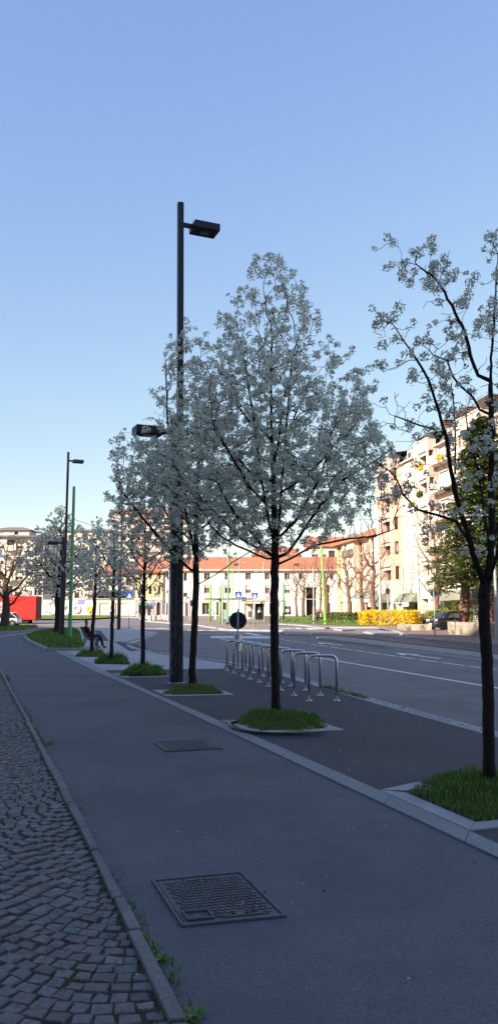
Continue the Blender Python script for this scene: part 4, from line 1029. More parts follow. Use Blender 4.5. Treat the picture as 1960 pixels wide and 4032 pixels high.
# stone bollards
bo = None
for i, (u, v, s_) in enumerate(((512, 2429, 'before the garages, farthest from the others'), (546, 2431, 'beside the low blue sign'), (578, 2437, 'right of the slender dark trunk'), (592, 2444, 'below the edge on sign'), (608, 2443, 'at the foot of the give way sign'), (627, 2441, 'leaning, right of the give way sign'), (642, 2437, 'behind the leaning one'), (651, 2441, 'next to last before the twin lamp post'), (664, 2443, 'touching the twin lamp post'))):
    b = G(u, v); lab = 'white stone bollard ' + s_
    if bo is None:
        bo = thing('stone_bollard', lab, 'bollard', b, .2, 'white stone bollards at the corner'); MB().box((0, 0, .33), (.42, .42, .66), taper=.85).build('block', mat('pale stone', (.62, .58, .52), .9, .1), bo, bevel=.04)
        MB().box((0, 0, .025), (.5, .5, .05)).build('plinth', CONC, bo)
    else: dup(bo, b, rnd.uniform(0, 1), lab)

# ---------------------------------------------------------------- tram shelters
b = G(827, 2449); b2_ = G(867, 2457)
sh = thing('tram_shelter', 'tram shelter with green frame columns, pale panels and dark thin roof', 'shelter', b)
def loc(p): return p - b
q = loc(b2_)
hc = at(827, 2300, b.y).z - b.z
for p_, h_ in ((Vector((0, 0, 0)), hc), (q, at(867, 2304, b2_.y).z - b2_.z)): MB().cyl(p_, p_ + Vector((0, 0, h_)), .14, 14).build('column', LIME, sh, smooth=True)
zb = at(850, 2366, b.y).z - b.z
MB().tube([(0, 0, zb), (q.x, q.y, zb + .1)], .11, 8).build('beam', LIME, sh)
MB().box((q.x / 2 + .05, q.y / 2, 1.45), (q.x * .62, .08, 2.1), math.atan2(q.y, q.x)).build('side_panel', mat('cream panel', (.68, .62, .5), .6, .1), sh)
m = MB(); n_ = Vector((-q.y, q.x, 0)).normalized() * .05
d = q.normalized()
for k in range(7):   # black scribble on the panel
    c_ = d * (q.length * .80) + Vector((0, 0, .7 + k * .24)) - Vector((0, .07, 0)); m.tube([c_ + d * -.14, c_ + d * .1 + Vector((0, 0, .12)), c_ + d * -.1 + Vector((0, 0, .2))], .022, 4)
m.build('graffiti', BLACK, sh)
MB().box((q.x / 2, q.y / 2 - .25, .35), (1.0, .35, .08), math.atan2(q.y, q.x)).build('bench_seat', mat('seat', (.35, .33, .2), .6), sh)
rr = MB(); z0 = at(900, 2358, b2_.y).z - b.z
rr.box((q.x + .9, q.y + .6, z0), (5.4, 1.9, .12), R(5)); rr.build('roof', mat('dark roof edge', (.06, .04, .035), .6), sh)
b = G(1030, 2448); sh2 = thing('tram_shelter', 'far tram shelter with glass walls and a thin dark roof, beside the big trunk', 'shelter', b)
for x in (-2.0, -.9, .3, 2.2): MB().cyl((x, 0, 0), (x, 0, 2.5), .05, 8).build('column', GALV, sh2)
MB().box((.3, 0, 2.6), (5.8, 1.6, .12)).build('roof', mat('dark roof edge b', (.07, .06, .05), .6), sh2)
MB().box((-.3, .6, 1.3), (1.1, .04, 2.0)).build('dark_panel', BLACK, sh2); MB().box((-1.5, .6, 1.3), (.9, .04, 2.0)).build('poster_panel', mat('poster', (.6, .5, .42), .6, .3, 2), sh2)
MB().box((-.3, .565, 1.5), (.35, .01, .7)).build('notice', WHITE, sh2)
b = G(884, 2457); nb = thing('advert_board', 'grey standing board with bright poster beside the slim green pole', 'board', b)
MB().box((0, 0, 1.05), (.62, .1, 1.1)).build('panel', mat('board', (.30, .30, .36), .6, .2), nb); MB().box((0, -.055, 1.65), (.6, .02, .06)).build('rail', WOODL, nb)
for x in (-.25, .25): MB().cyl((x, 0, 0), (x, 0, .55), .03, 6).build('leg', GALV, nb)
b = G(1094, 2441); rb2 = thing('litter_bin', 'small red bin right of the big tree trunk, before the white houses', 'litter bin', b)
MB().tube([(0, 0, .25), (0, 0, .8), (0, 0, 1.05), (0, 0, 1.15)], [.28, .3, .22, .08], 12).build('bin_body', RED, rb2, smooth=True); MB().cyl((0, 0, 0), (0, 0, .3), .05).build('stem', GALV, rb2)

# ---------------------------------------------------------------- low concrete walls
def wallpiece(name, lab, a, b, h, th, m_, group=None):
    a, b = Vector(a), Vector(b); d = b - a; r_ = thing(name, lab, 'low wall', (a.x, a.y, a.z), math.atan2(d.y, d.x), group); L = d.length
    n = max(1, round(L / 2.6))
    for i in range(n): MB().bb(L * i / n + .012, L * (i + 1) / n - .012, -th / 2, th / 2, -.1, h).build('block', m_, r_, bevel=.02)
    return r_
a, b = G(1770, 2497), G(1990, 2512); d = (b - a).normalized()
wl = wallpiece('concrete_wall', 'stained concrete wall with faded writing in front of the black car', a, a + d * 8, a.z + (CZ - (2447 - HY) / F_PX * a.y) - a.z, .35, CONC)
m = MB()
for k in range(9):
    x = .6 + k * .27; m.tube([(x, -.178, .62), (x + .06, -.178, .85 - .1 * (k % 3)), (x + .16, -.178, .66), (x + .2, -.178, .8)], .012, 4)
m.build('graffiti', mat('faded white scribble', (.62, .58, .5), .9), wl)
a, b = G(1563, 2482), G(1700, 2483)
wallpiece('concrete_wall', 'low pale block wall below the green bush and the reddish shrub', a, b, .50, .3, CONC)

# ---------------------------------------------------------------- vehicles
def loft_car(root, secs, paint, nm='body'):
    """secs: list of (x, [(y,z)...half profile from bottom centre to top centre])"""
    m = MB(); K = len(secs[0][1]); vs = []
    for x, pr in secs:
        for y, z in pr: vs.append((x, y, z))
        for y, z in pr[::-1]: vs.append((x, -y, z))
    n = 2 * K; fs = []
    for i in range(len(secs) - 1):
        for k in range(n): a, b = i * n + k, i * n + (k + 1) % n; fs.append((a, b, b + n, a + n))
    fs.append(tuple(range(n))[::-1]); fs.append(tuple(range((len(secs) - 1) * n, len(secs) * n)))
    m.add(vs, fs); o = m.build(nm, paint, root, smooth=True)
    s = o.modifiers.new('s', 'SUBSURF'); s.levels = s.render_levels = 2; return o
def car(name, lab, base, rz, L, Wd, Hh, hood, paint, roofm, group=None, scale=1, wheelr=.30, hatch=.25, plate=None, bh=.62):
    r_ = thing(name, lab, 'car', base, rz, group); w2 = Wd / 2; g = .20; z1 = Hh * bh; xf, xb = L / 2, -L / 2
    # front at +x
    def sec(x, wz, zt, zb=g, kn=.9): return (x, [(0, zb), (wz * .9, zb), (wz, zb + .12), (wz, zt * .75), (wz * kn, zt), (0, zt + .02)])
    S = [sec(xb, w2 * .82, z1 * .72, g + .12), sec(xb + .08, w2 * .94, z1 * .95, g + .03), sec(xb + .35, w2, z1), sec(xb + .9, w2, z1), sec(0, w2, z1), sec(xf - hood, w2, z1 * 1.0), sec(xf - hood * .45, w2 * .98, z1 * .92), sec(xf - .12, w2 * .88, z1 * .74, g + .02), sec(xf, w2 * .74, z1 * .60, g + .1)]
    loft_car(r_, S, paint)
    def cs(x, wz, zt): return (x, [(0, z1 * .9), (wz, z1 * .9), (wz * .985, z1 + .02), (wz * .93, z1 + (zt - z1) * .6), (wz * .84, zt - .03), (0, zt)])
    x0, x1 = xb + .06, xf - hood * .72
    S = [cs(x0, w2 * .9, z1 + .03), cs(x0 + hatch, w2 * .93, Hh * .93), cs(x0 + hatch + .3, w2 * .95, Hh), cs((x0 + x1) / 2 + .1, w2 * .95, Hh), cs(x1 - .75, w2 * .93, Hh * .965), cs(x1, w2 * .9, z1 + .03)]
    loft_car(r_, S, CARGLASS, 'window_band')
    S = [(x0 + hatch * .75, [(0, Hh - .06), (w2 * .80, Hh - .07), (w2 * .8, Hh - .03), (0, Hh + .012)]), (x0 + hatch + .3, [(0, Hh - .05), (w2 * .84, Hh - .06), (w2 * .83, Hh - .01), (0, Hh + .02)]), ((x0 + x1) / 2 + .1, [(0, Hh - .05), (w2 * .84, Hh - .06), (w2 * .83, Hh - .01), (0, Hh + .02)]), (x1 - .75, [(0, Hh * .965 - .05), (w2 * .8, Hh * .965 - .06), (w2 * .79, Hh * .965 - .02), (0, Hh * .965 + .012)])]
    loft_car(r_, S, roofm, 'roof')
    for sy in (-1, 1):
        for xa, xc in ((x0 + hatch * .2, x0 + hatch + .35), ((x0 + x1) / 2 + .02, (x0 + x1) / 2 + .02), (x1 - .02, x1 - .72)):
            MB().tube([(xa, sy * w2 * .96, z1), (xc, sy * w2 * .80, Hh - .04)], .035, 5).build('pillar', paint, r_)
        for wx in (xf - .62, xb + .58):
            wh = MB().tube([(wx, sy * (w2 - .19), wheelr), (wx, sy * (w2 - .02), wheelr), (wx, sy * (w2 + .012), wheelr)], [wheelr, wheelr, wheelr * .88], 20).build('wheel', BLACK, r_, smooth=False)
            rm = MB()
            for k in range(6): a = k * 1.047; rm.box((wx + .1 * math.cos(a), sy * (w2 + .02), wheelr + .1 * math.sin(a)), (.19, .02, .035), 0, ry=-a)
            rm.disc((wx, sy * (w2 + .018), wheelr), (0, 1, 0), .05, .02, 10); rm.build('rim', GALV if paint is not BLK else mat('dark rim', (.05, .05, .055), .3, metal=.8), wh)
            MB().tube([(wx + (wheelr + .05) * math.cos(a), sy * (w2 + .004), wheelr + (wheelr + .05) * math.sin(a)) for a in np.linspace(-.1, 3.24, 14)], .03, 5).build('wheel_arch', BLACK, r_)
        h = MB().box((xf - .16, sy * w2 * .66, z1 * .80), (.16, .26, .15), sy * -.5); h.build('headlight', mat('headlight', (.75, .75, .75), .15, .02), r_, bevel=.04)
        MB().box((xb + .06, sy * w2 * .80, z1 * .84), (.1, .16, .26)).build('tail_light', RED, r_, bevel=.03)
        MB().box((x1 - .28, sy * (w2 + .09), z1 + .10), (.12, .18, .12)).build('wing_mirror', paint, r_, bevel=.03)
        MB().box(((x0 + x1) / 2 - .05, sy * (w2 + .006), z1 * .82), (.16, .03, .03)).build('door_handle', GALV, r_)
    MB().box((xf + .008, 0, .40), (.05, w2 * 1.3, .12)).build('grille', BLACK, r_, bevel=.01)
    MB().box((xf + .03, 0, .47), (.02, .36, .11)).build('number_plate', WHITE, r_)
    return r_
BLK = mat('black car paint', (.012, .011, .012), .18, .05, spec=.6)
WHT = mat('white car paint', (.62, .63, .66), .25, .03, spec=.6)
b = G(1738, 2486, -.0)
pC = at(1768, 2482, 62)
car('parked_car', 'small black two door car with bright roof edge, parked nose out behind the concrete wall', Vector((pC.x, 63.5, .02)), R(203), 2.75, 1.66, 1.55, .95, BLK, mat('warm dark roof', (.16, .11, .05), .35, .1), wheelr=.32, hatch=.22)
pC = at(5, 2460, 84)
car('parked_car', 'white hatchback behind the bare tree, before the red lorry', Vector((pC.x, 84.5, gz(84) - .1)), R(178), 3.9, 1.68, 1.42, .95, WHT, WHT, hatch=.4)
# red lorry
pT = at(141, 2450, 92); zt = at(141, 2347, 92).z - gz(92) + .1
lo = thing('lorry', 'long red curtain sided lorry with white lettering parked before the grass strip', 'lorry', Vector((pT.x, 92, gz(92) - .1)), 0)
Lr = 13.0; zb_ = .62
cur = mat('red tarpaulin', (.62, .025, .02), .5, .12, 1.5, .15, 3)
m = MB(); 
m.bb(-Lr, 0, 0, 2.4, zb_, zt); m.build('box_body', cur, lo, bevel=.04)
MB().bb(-Lr - .02, .02, -.03, 2.43, zb_ - .14, zb_ - .005).build('side_rail', mat('dark red rail', (.35, .02, .02), .5), lo)
MB().bb(-Lr + .3, -.3, .2, 2.2, .35, zb_ - .15).build('chassis', BLACK, lo)
MB().bb(.005, .05, .05, 2.35, zb_, zt - .02).build('rear_door', mat('dark door', (.04, .01, .01), .6), lo)
for x in (-1.2, -2.4, -9.8, -11.5):
    for y in (.25, 2.15): MB().tube([(x, y - .14, .42), (x, y + .14, .42)], .42, 18).build('wheel', BLACK, lo)
for x in (-.25, -1.9): MB().cyl((x, .1, .15), (x, .1, .55), .1, 10).build('mudguard', mat('mud', (.3, .25, .2), .8), lo)
def letter_R(m, x, z, s, y):
    m.bb(x, x + .2 * s, y - .01, y, z, z + s); m.bb(x + .2 * s, x + .6 * s, y - .01, y, z + .82 * s, z + s); m.bb(x + .2 * s, x + .6 * s, y - .01, y, z + .42 * s, z + .6 * s); m.bb(x + .5 * s, x + .7 * s, y - .01, y, z + .55 * s, z + .86 * s)
    m.add([(x + .3 * s, y - .01, z + .42 * s), (x + .5 * s, y - .01, z), (x + .72 * s, y - .01, z), (x + .5 * s, y - .01, z + .45 * s)], [(0, 1, 2, 3)])
m = MB(); xl = at(0, 2370, 92).x - pT.x; letter_R(m, xl - .02, at(0, 2388, 92).z - gz(92) + .1, .52, -.005)
for k, v in enumerate((2395, 2403, 2410, 2417, 2423)): z = at(0, v, 92).z - gz(92) + .1; m.bb(xl - 2.5, xl + .36, -.016, -.006, z - .045, z + .045)
m.build('lettering', WHITE, lo)

# ---------------------------------------------------------------- bench, people
b = G(352, 2556)
BW = mat('grey bench metal', (.10, .105, .12), .5, .2)
bd = R(104)      # long axis direction; local x along the bench, seat faces local -y
be = thing('park_bench', 'slatted metal bench with the sitting man, facing the road', 'bench', b, bd)
for x in (.1, 1.7):
    l = MB(); l.tube([(x, .28, 0), (x, .10, .42), (x, .30, .86)], .03, 6); l.tube([(x, -.34, 0), (x, -.30, .42), (x, .12, .42)], .028, 6); l.build('leg', BW, be)
m = MB()
for k in range(4): m.box((.9, -.32 + k * .135, .44), (1.9, .10, .025))
m.build('seat', BW, be, bevel=.004); m = MB()
for k in range(3): m.box((.9, .17 + k * .05, .58 + k * .13), (1.9, .022, .09), rx=-.35)
m.build('backrest', BW, be, bevel=.004)

def skin(name, joints, edges, mats, parent, sub=2, rootj=0):
    me = bpy.data.meshes.new(name); me.from_pydata([j[:3] for j in joints], edges, []); me.materials.append(mats)
    o = bpy.data.objects.new(name, me); C.objects.link(o); 
    if parent: o.parent = parent
    s = o.modifiers.new('skin', 'SKIN'); s.use_smooth_shade = True
    for i, j in enumerate(joints):
        r = j[3]; r = (r, r) if not isinstance(r, tuple) else r
        me.skin_vertices[0].data[i].radius = r
    me.skin_vertices[0].data[rootj].use_root = True
    ss = o.modifiers.new('sub', 'SUBSURF'); ss.levels = ss.render_levels = sub
    return o
SKIN = mat('skin', (.30, .16, .11), .6, .05)
def col(n, c): return mat(n, c, .85, .12, 8)
# local frame of a figure: faces +x, z up
def sitting(label, loc, rz):
    r_ = thing('person', label, 'person', loc, rz)
    J = [(0, 0, .50, (.15, .13)), (-.07, 0, .72, (.13, .16)), (-.12, 0, .92, (.12, .18)), (-.12, 0, 1.03, .055), (-.10, 0, 1.10, .085), (-.09, 0, 1.19, .09),
         (-.12, .19, .95, .06), (-.26, .34, .88, .048), (-.34, .14, .93, .04), (-.33, .05, .96, .035),
         (-.12, -.19, .95, .06), (.02, -.25, .72, .05), (.22, -.2, .64, .04), (.30, -.16, .62, .035),
         (.10, .10, .50, .095), (.46, .12, .55, .075), (.40, .10, .28, .055), (.40, .10, .06, .045), (.53, .10, .035, .04),
         (.10, -.10, .50, .095), (.50, -.12, .54, .075), (.60, -.1, .28, .055), (.66, -.1, .07, .045), (.80, -.1, .05, .04)]
    E = [(0, 1), (1, 2), (2, 3), (3, 4), (4, 5), (2, 6), (6, 7), (7, 8), (8, 9), (2, 10), (10, 11), (11, 12), (12, 13), (0, 14), (14, 15), (15, 16), (16, 17), (17, 18), (0, 19), (19, 20), (20, 21), (21, 22), (22, 23)]
    skin('body', J, E, SKIN, r_)
    g = lambda ids, k: [(*J[i][:3], tuple(x * k for x in J[i][3]) if isinstance(J[i][3], tuple) else J[i][3] * k) for i in ids]
    def sub(nm, ids, es, k, m_): mp = {a: n for n, a in enumerate(ids)}; skin(nm, g(ids, k), [(mp[a], mp[b]) for a, b in es], m_, r_, 2)
    sub('jacket', [0, 1, 2, 6, 7, 8, 10, 11, 12], [(0, 1), (1, 2), (2, 6), (6, 7), (7, 8), (2, 10), (10, 11), (11, 12)], 1.14, col('maroon jacket', (.055, .018, .018)))
    sub('trousers', [0, 14, 15, 16, 17, 19, 20, 21, 22], [(0, 14), (14, 15), (15, 16), (16, 17), (0, 19), (19, 20), (20, 21), (21, 22)], 1.15, col('dark trousers', (.018, .018, .026)))
    skin('hair', [(-.13, 0, 1.14, .075), (-.12, 0, 1.22, .085), (-.07, 0, 1.25, .06)], [(0, 1), (1, 2)], col('short dark hair', (.05, .025, .015)), r_)
    skin('shoe', [(.38, .10, .05, .05), (.54, .10, .045, .048)], [(0, 1)], col('brown shoe', (.10, .05, .02)), r_); skin('shoe', [(.64, -.1, .06, .05), (.82, -.1, .05, .048)], [(0, 1)], col('tan shoe', (.18, .11, .05)), r_)
    h = MB()
    for s_ in (-.035, .035): h.box((-.005, s_, 1.17), (.01, .02, .01))
    h.build('eyes', BLACK, r_)
    for s_ in (-.09, .09): skin('ear', [(-.09, s_, 1.15, .018), (-.09, s_ * 1.08, 1.18, .018)], [(0, 1)], SKIN, r_, 1)
    return r_
ax = Vector((math.cos(bd), math.sin(bd), 0)); 
sp = b + ax * .95
sitting('man in a dark maroon jacket sitting on the bench with one arm over its back', Vector((sp.x, sp.y, .0)), bd - R(90)).scale = (.92,) * 3
# standing and walking figures across the road
def standing(label, loc, rz, H_=1.68, coat=(.03, .03, .035), legs=(.02, .02, .025), stride=.12, bag=None, hairc=(.06, .03, .02), shoe=None):
    r_ = thing('person', label, 'person', loc, rz); k = H_ / 1.7
    J = [(0, 0, .92, (.13, .15)), (0, 0, 1.15, (.11, .14)), (0, 0, 1.38, (.11, .17)), (0, 0, 1.48, .05), (.01, 0, 1.55, .08), (.01, 0, 1.64, .085),
         (0, .19, 1.38, .055), (.03, .25, 1.12, .045), (.10, .24, .90, .035), (.11, .24, .82, .03), (0, -.19, 1.38, .055), (-.02, -.25, 1.12, .045), (.05, -.24, .90, .035), (.06, -.24, .82, .03),
         (stride * .3, .09, .85, .09), (stride * .8, .09, .48, .065), (stride, .09, .09, .045), (stride + .14, .09, .04, .035), (-stride * .2, -.09, .85, .09), (-stride * .3, -.09, .48, .065), (-stride, -.09, .10, .045), (-stride + .13, -.09, .04, .035)]
    J = [(x * k, y * k, z * k, r) for x, y, z, r in J]
    E = [(0, 1), (1, 2), (2, 3), (3, 4), (4, 5), (2, 6), (6, 7), (7, 8), (8, 9), (2, 10), (10, 11), (11, 12), (12, 13), (0, 14), (14, 15), (15, 16), (16, 17), (0, 18), (18, 19), (19, 20), (20, 21)]
    skin('body', J, E, SKIN, r_, 1)
    def sub(nm, ids, es, kk, m_): mp = {a: n for n, a in enumerate(ids)}; skin(nm, [(*J[i][:3], tuple(x * kk for x in J[i][3]) if isinstance(J[i][3], tuple) else J[i][3] * kk) for i in ids], [(mp[a], mp[b_]) for a, b_ in es], m_, r_, 1)
    sub('coat', [0, 1, 2, 6, 7, 8, 10, 11, 12], [(0, 1), (1, 2), (2, 6), (6, 7), (7, 8), (2, 10), (10, 11), (11, 12)], 1.2, col('coat %s' % label[:12], coat))
    sub('trousers', [0, 14, 15, 16, 18, 19, 20], [(0, 14), (14, 15), (15, 16), (0, 18), (18, 19), (19, 20)], 1.15, col('trousers %s' % label[:12], legs))
    if stride > .1: MB().tube([(0, 0, .62), (0, 0, .8), (0, 0, 1.0)], [.24, .22, .17], 12).build('coat_skirt', col('skirt %s' % label[:12], coat), r_, smooth=True)
    skin('hair', [(-.03 * k, 0, 1.52 * k, .07), (-.03 * k, 0, 1.64 * k, .09), (.0, 0, 1.69 * k, .07)], [(0, 1), (1, 2)], col('hair %s' % label[:12], hairc), r_, 1)
    return r_
b = G(1249, 2453)
standing('woman in a long dark grey coat walking along the far pavement', b, R(80), 1.62, (.045, .04, .042), (.02, .018, .02), .16)
bgm = thing('shoulder_bag', 'white shopping bag carried by the walking woman', 'bag', b + Vector((.38, -.05, .72))); MB().box((0, 0, .2), (.10, .24, .42), ry=-.25, taper=.7).build('bag_body', col('white bag', (.6, .58, .55)), bgm, bevel=.02)
MB().tube([(-.03, -.1, .4), (-.12, 0, .62), (-.03, .1, .4)], .012, 5).build('strap', BLACK, bgm)
b = G(988, 2440); standing('person in a reddish dark top standing before the yellow framed shop', b, R(-90), 1.66, (.14, .05, .05), (.03, .03, .04), .05)
b = G(971, 2438); standing('person in an orange brown top standing left of the reddish one', b, R(-70), 1.6, (.30, .12, .06), (.10, .08, .08), .05)
b = G(885, 2450); standing('person in a light blue jacket behind the grey standing board', b, R(-60), 1.66, (.10, .28, .45), (.02, .02, .03), .05)

# ---------------------------------------------------------------- buildings
def plaster(name, c, var=.06, **k): return mat(name, c, .92, var, .35, .15, 12, **k)
CREAM = plaster('cream plaster', (.66, .60, .50)); PINK = plaster('pink plaster', (.64, .43, .35)); PALE = plaster('pale pink plaster', (.70, .60, .52)); WHITEP = plaster('white plaster', (.70, .67, .62))
YELP = plaster('yellow plaster', (.62, .50, .28)); GREYP = plaster('grey plaster', (.34, .33, .32)); BRICK = plaster('brick red plaster', (.42, .17, .11)); DARKIN = mat('dark interior', (.03, .022, .02), .95, .2)
FRAMEW = mat('window frame', (.55, .50, .45), .6, .05); FRAMEB = mat('brown window frame', (.16, .07, .045), .6, .05); SHUT = mat('roller shutter', (.62, .56, .48), .7, .06); AWN = mat('white awning cloth', (.72, .70, .66), .8, .05)
AWNG = mat('grey green sheet awning', (.24, .25, .20), .6, .2, 2, stain=((.4, .4, .34), 3, .62)); CLAD = mat('stone cladding', (.66, .58, .50), .8, .1, .5)
def cladmat():
    m, nt, b = nodes('banded stone cladding'); tc = N(nt, 'ShaderNodeTexCoord'); sx = N(nt, 'ShaderNodeSeparateXYZ'); nt.links.new(tc.outputs['Object'], sx.inputs[0])
    w1 = N(nt, 'ShaderNodeMath', operation='MULTIPLY'); w1.inputs[1].default_value = 1.6; nt.links.new(sx.outputs[2], w1.inputs[0])
    fr = N(nt, 'ShaderNodeMath', operation='FRACT'); nt.links.new(w1.outputs[0], fr.inputs[0])
    c = ramp(nt, fr.outputs[0], [(0, (.30, .24, .20)), (.04, (.30, .24, .20)), (.06, (.68, .61, .54)), (1, (.70, .63, .56))]); c = mix(nt, .25, c, ramp(nt, noise(nt, .8, 5), [(.3, (.5, .43, .37)), (.7, (.75, .70, .62))]))
    nt.links.new(c, b.inputs['Base Color']); b.inputs['Roughness'].default_value = .85; return m
CLAD = cladmat()
class Bld:
    def __init__(s, name, label, loc, rz, cat='building'):
        s.root = thing(name, label, cat, loc, rz); s.walls = {}
    def mbf(s, m):
        return s.walls.setdefault(m.name, (MB(), m))[0]
    def wall(s, a, b, z0, z1, m, ops=(), depth=.25):
        a, b = Vector((a[0], a[1], 0)), Vector((b[0], b[1], 0)); d = b - a; L = d.length; t = d.normalized(); n = Vector((-t.y, t.x, 0)); mb = s.mbf(m)
        xs = sorted({0, L, *[o[0] for o in ops], *[o[1] for o in ops]}); zs = sorted({z0, z1, *[o[2] for o in ops], *[o[3] for o in ops]})
        xs = [x for x in xs if 0 <= x <= L]; zs = [z for z in zs if z0 <= z <= z1]
        pt = lambda x, z, o=0: a + t * x + n * o + Vector((0, 0, z))
        for x0, x1 in zip(xs, xs[1:]):
            for w0, w1 in zip(zs, zs[1:]):
                cx, cz = (x0 + x1) / 2, (w0 + w1) / 2
                if any(o[0] < cx < o[1] and o[2] < cz < o[3] for o in ops): continue
                mb.add([pt(x0, w0), pt(x0, w1), pt(x1, w1), pt(x1, w0)], [(0, 1, 2, 3)])
        for o in ops:
            x0, x1, w0, w1 = o[:4]; D = -(o[5] if len(o) > 5 else depth)
            for p, q in (((x0, w0), (x1, w0)), ((x1, w0), (x1, w1)), ((x1, w1), (x0, w1)), ((x0, w1), (x0, w0))): mb.add([pt(*p), pt(*q), pt(*q, D), pt(*p, D)], [(0, 1, 2, 3)])
            s.fill(a, t, n, o, depth)
    def fill(s, a, t, n, o, depth):
        x0, x1, w0, w1 = o[:4]; st = o[4] if len(o) > 4 else 'win'
        D = o[5] if len(o) > 5 else depth
        rz = math.atan2(t.y, t.x); base = a + t * ((x0 + x1) / 2) - n * (D - .03); W_, H_ = x1 - x0, w1 - w0; zc_ = (w0 + w1) / 2
        f = MB(); fm = FRAMEB if st in ('brown', 'loggia', 'lattice') else FRAMEW
        if st == 'dark':
            MB().box((base.x, base.y, zc_), (W_, .04, H_), rz).build('opening', DARKIN, s.root); return
        if st == 'shutter':
            m = MB()
            k = max(3, int(H_ / .22))
            for i in range(k): m.box((base.x, base.y, w0 + (i + .5) * H_ / k), (W_ - .02, .05 + .02 * (i % 2), H_ / k - .012), rz)
            m.build('roller_shutter', SHUT, s.root); return
        if st == 'door':
            f.box((base.x, base.y, zc_), (W_ - .02, .06, H_ - .02), rz); f.build('door', FRAMEB, s.root, bevel=.01); return
        for dx, dz, w_, h_ in ((0, H_ / 2 - .04, W_, .08), (0, -H_ / 2 + .04, W_, .08), (-W_ / 2 + .04, 0, .08, H_ - .16), (W_ / 2 - .04, 0, .08, H_ - .16)) + (((0, 0, .06, H_ - .16),) if W_ > .8 else ()):
            f.box((base.x + t.x * dx, base.y + t.y * dx, zc_ + dz), (w_, .06, h_), rz)
        w_ = f.build('window', fm, s.root)
        g = MB().box((base.x - n.x * .02, base.y - n.y * .02, zc_), (W_ - .1, .015, H_ - .1), rz).build('pane', GLASS, w_)
        sh = {'half': .55, 'third': .3, 'loggia': .28}.get(st, 0)
        if sh:
            p = base + n * (.05 if st != 'loggia' else D * .7); m = MB()
            if st == 'loggia': m.box((p.x, p.y, w1 - H_ * sh / 2 - .02), (W_ * .96, .05, H_ * .2), rz, rx=.25); m.build('awning', AWN, s.root)
            else:
                m.box((p.x, p.y, w1 - H_ * sh / 2), (W_ - .16, .03, H_ * sh), rz); m.build('shutter', SHUT, w_)
        if st == 'lattice':
            m = MB(); p = base + n * .15
            for k in range(-4, 7):
                for sg in (1, -1):
                    c = p + t * (k * .22 - .2) * .6
                    if abs(k * .13 - .12) < W_ * .5: m.box((c.x, c.y, zc_), (.03, .03, H_ * .98), rz, ry=sg * .5)
            m.build('lattice', FRAMEW, w_)
        if st in ('half', 'third', 'win') and w0 > 1.5:
            p = a + t * ((x0 + x1) / 2) + n * .05; MB().box((p.x, p.y, w0 - .04), (W_ + .2, .14, .07), rz).build('sill', FRAMEW, w_)
    def box(s, nm, x0, x1, y0, y1, z0, z1, m, bevel=0): return MB().bb(x0, x1, y0, y1, z0, z1).build(nm, m, s.root, bevel=bevel)
    def gable(s, L0, L1, yf, yb, ze, zr, m, over=.5, hip=0, nm='roof'):
        ym = (yf + yb) / 2; h = hip
        v = [(L0 - over, yf + over, ze), (L1 + over, yf + over, ze), (L1 + over, yb - over, ze), (L0 - over, yb - over, ze), (L0 - over + h, ym, zr), (L1 + over - h, ym, zr)]
        v += [(x, y, z - .18) for x, y, z in v[:4]]
        return MB().add(v, [(0, 4, 5, 1), (2, 5, 4, 3), (1, 5, 2), (0, 3, 4), (0, 1, 7, 6), (1, 2, 8, 7), (2, 3, 9, 8), (3, 0, 6, 9), (6, 7, 8, 9)]).build(nm, m, s.root)
    def close(s, L0, L1, yb, z1, m, yf=0):
        s.wall((L1, yf), (L1, yb), -.5, z1, m); s.wall((L1, yb), (L0, yb), -.5, z1, m); s.wall((L0, yb), (L0, yf), -.5, z1, m)
    def done(s):
        for k, (mb, m) in s.walls.items(): mb.build('wall', m, s.root)
def facing(u_right, y, z=None):     # building whose front faces the camera side; local x runs to the picture's left
    return Vector((at(u_right, 2405, y).x, y, gz(y) if z is None else z))
def lx(u, y, B): return B.root.location.x - at(u, 2405, y).x
def lz(v, y, B): return at(980, v, y).z - B.root.location.z

